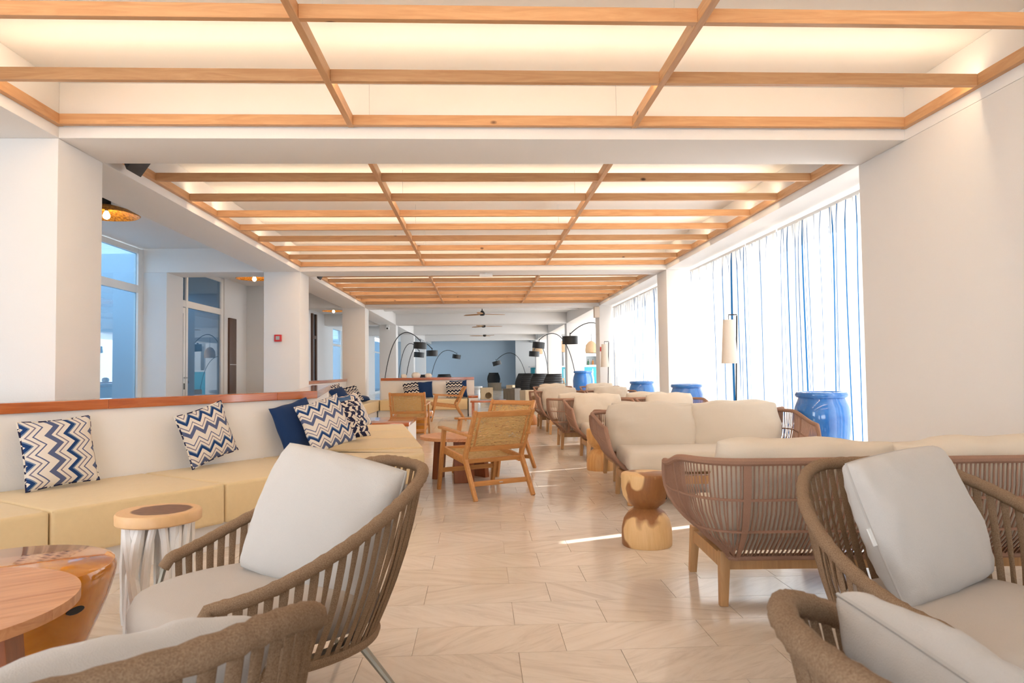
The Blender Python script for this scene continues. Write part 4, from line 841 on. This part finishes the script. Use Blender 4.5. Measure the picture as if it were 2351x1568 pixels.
# bar
struct('wall_bar', rbox(2.2, 9.5, 41.9, 42.1, 0, ZC), WHITE, 'white wall behind the bar')
bar = thing('bar_counter', 'turquoise bar counter with a white top beside the far columns', 'bar', (5.6, 39.2, 0)); rbox(-2.7, 3, -.3, .3, 0, 1.24).build('panel_body', TURQ, bar, smooth=0); rbox(-2.8, 3.1, -.38, .38, 1.24, 1.32).build('counter_top', WHITEP, bar, bevel=.01)
for k in range(7): rbox(-2.5 + k * .8, -2.46 + k * .8, -.31, -.3, .1, 1.14).build('panel_strip', WHITEP, bar, smooth=0)
ns = thing('niche_shelf', 'white bar back shelf with an arched and a square niche', 'shelf', (5.9, 40.6, 0)); rbox(-1.0, 1.4, .25, .3, 0, 2.7).build('back_panel', mat('niche_grey', (.5, .5, .5), .8), ns, smooth=0)
for x0, x1 in ((-1.0, -.62), (.02, .3), (.94, 1.4)): rbox(x0, x1, -.1, .25, 0, 2.7).build('upright', WHITE, ns, smooth=0)
for x0, x1 in ((-.62, .02), (.3, .94)):
    rbox(x0, x1, -.1, .25, 0, 1.36).build('shelf_base', WHITE, ns, smooth=0); rbox(x0, x1, -.1, .25, 1.86, 2.02).build('shelf_board', WHITE, ns, smooth=0)
    g = G(); n = 12; c = (x0 + x1) / 2; r = (x1 - x0) / 2; ar = [(c + r * math.cos(PI * k / n), 2.25 + r * math.sin(PI * k / n)) for k in range(n + 1)]
    poly = [(x1, 2.7)] + [(x0, 2.7)] + ar[::-1]; g.add([(x, -.1, z) for x, z in poly] + [(x, .25, z) for x, z in poly], [list(range(len(poly)))] + [(k, (k + 1) % len(poly), len(poly) + (k + 1) % len(poly), len(poly) + k) for k in range(len(poly))]); g.build('arch_head', WHITE, ns, smooth=0)
bcol = [('amber', (.45, .16, .03)), ('clear', (.75, .75, .72)), ('dark green', (.01, .10, .03)), ('orange', (.6, .2, .03)), ('black', (.02, .02, .02)), ('white', (.8, .8, .8))]
BW = ['in the first arch', 'in the first arch', 'in the first lower niche', 'in the first lower niche', 'in the first lower niche', 'in the second arch', 'in the second arch', 'in the second lower niche', 'in the second lower niche', 'standing on top of the shelf']
for i, (x, z, k) in enumerate(((5.42, 2.02, 0), (5.72, 2.02, 1), (5.40, 1.36, 2), (5.58, 1.36, 3), (5.78, 1.36, 4), (6.35, 2.02, 5), (6.6, 2.02, 0), (6.35, 1.36, 2), (6.62, 1.36, 3), (5.15 - .0, 2.705, 4))):
    nm, c = bcol[k]; t = thing('bottle', '%s glass bottle %s behind the bar' % (nm, BW[i]), 'bottle', (x, 40.68, z), 0, 'bottles behind the bar')
    G().lathe([(0, 0), (.05, 0), (.052, .02), (.052, .19), (.02, .25), (.016, .31), (0, .31)], 14).build('glass_body', mat('bottle_' + nm.replace(' ', '_'), c, .15), t); G().lathe([(.018, .30), (.019, .34), (0, .342)], 10).build('stopper', BLACK, t)
def wicker(label, loc):
    t = thing('wicker_pendant', label, 'lamp', loc, 0, 'wicker pendants over the bar'); G().lathe([(.26, 0), (.28, .12), (.25, .36), (.14, .50), (.04, .55), (.03, .55), (.12, .49), (.24, .35), (.27, .12), (.25, 0)], 24).build('shade', WICK, t); G().tube([(0, 0, .54), (0, 0, ZC - loc[2])], .008, 6).build('cord', BLACK, t)
wicker('pale wicker pendant lamp over the bar past the pier', (5.15, 32.0, 1.85)); wicker('pale wicker pendant lamp over the bar behind the arc lamp', (3.1, 37.0, 1.95)); wicker('pale wicker pendant lamp between the bar columns', (4.0, 34.0, 1.95))
bs_ = thing('bar_stool', 'wooden bar chair with slim frame beside the tall jar', 'chair', (2.45, 22.6, 0), .2)
for x in (-.25, .25):
    for y in (-.22, .22): G().tube([(x, y, 0), (x * .9, y * .9, .66 if y > 0 else .84)], .018, 8).build('leg', TEAK, bs_)
rbox(-.25, .25, -.23, .23, .42, .46).build('seat', TEAKX, bs_, bevel=.01)
for x in (-.25, .25): G().bar((x, -.24, .66), (x, .24, .66), .04, .025).build('armrest', TEAKX, bs_, bevel=.006)
G().bar((-.23, -.21, .80), (.23, -.21, .80), .03, .08).build('back_rail', TEAKX, bs_, bevel=.006)
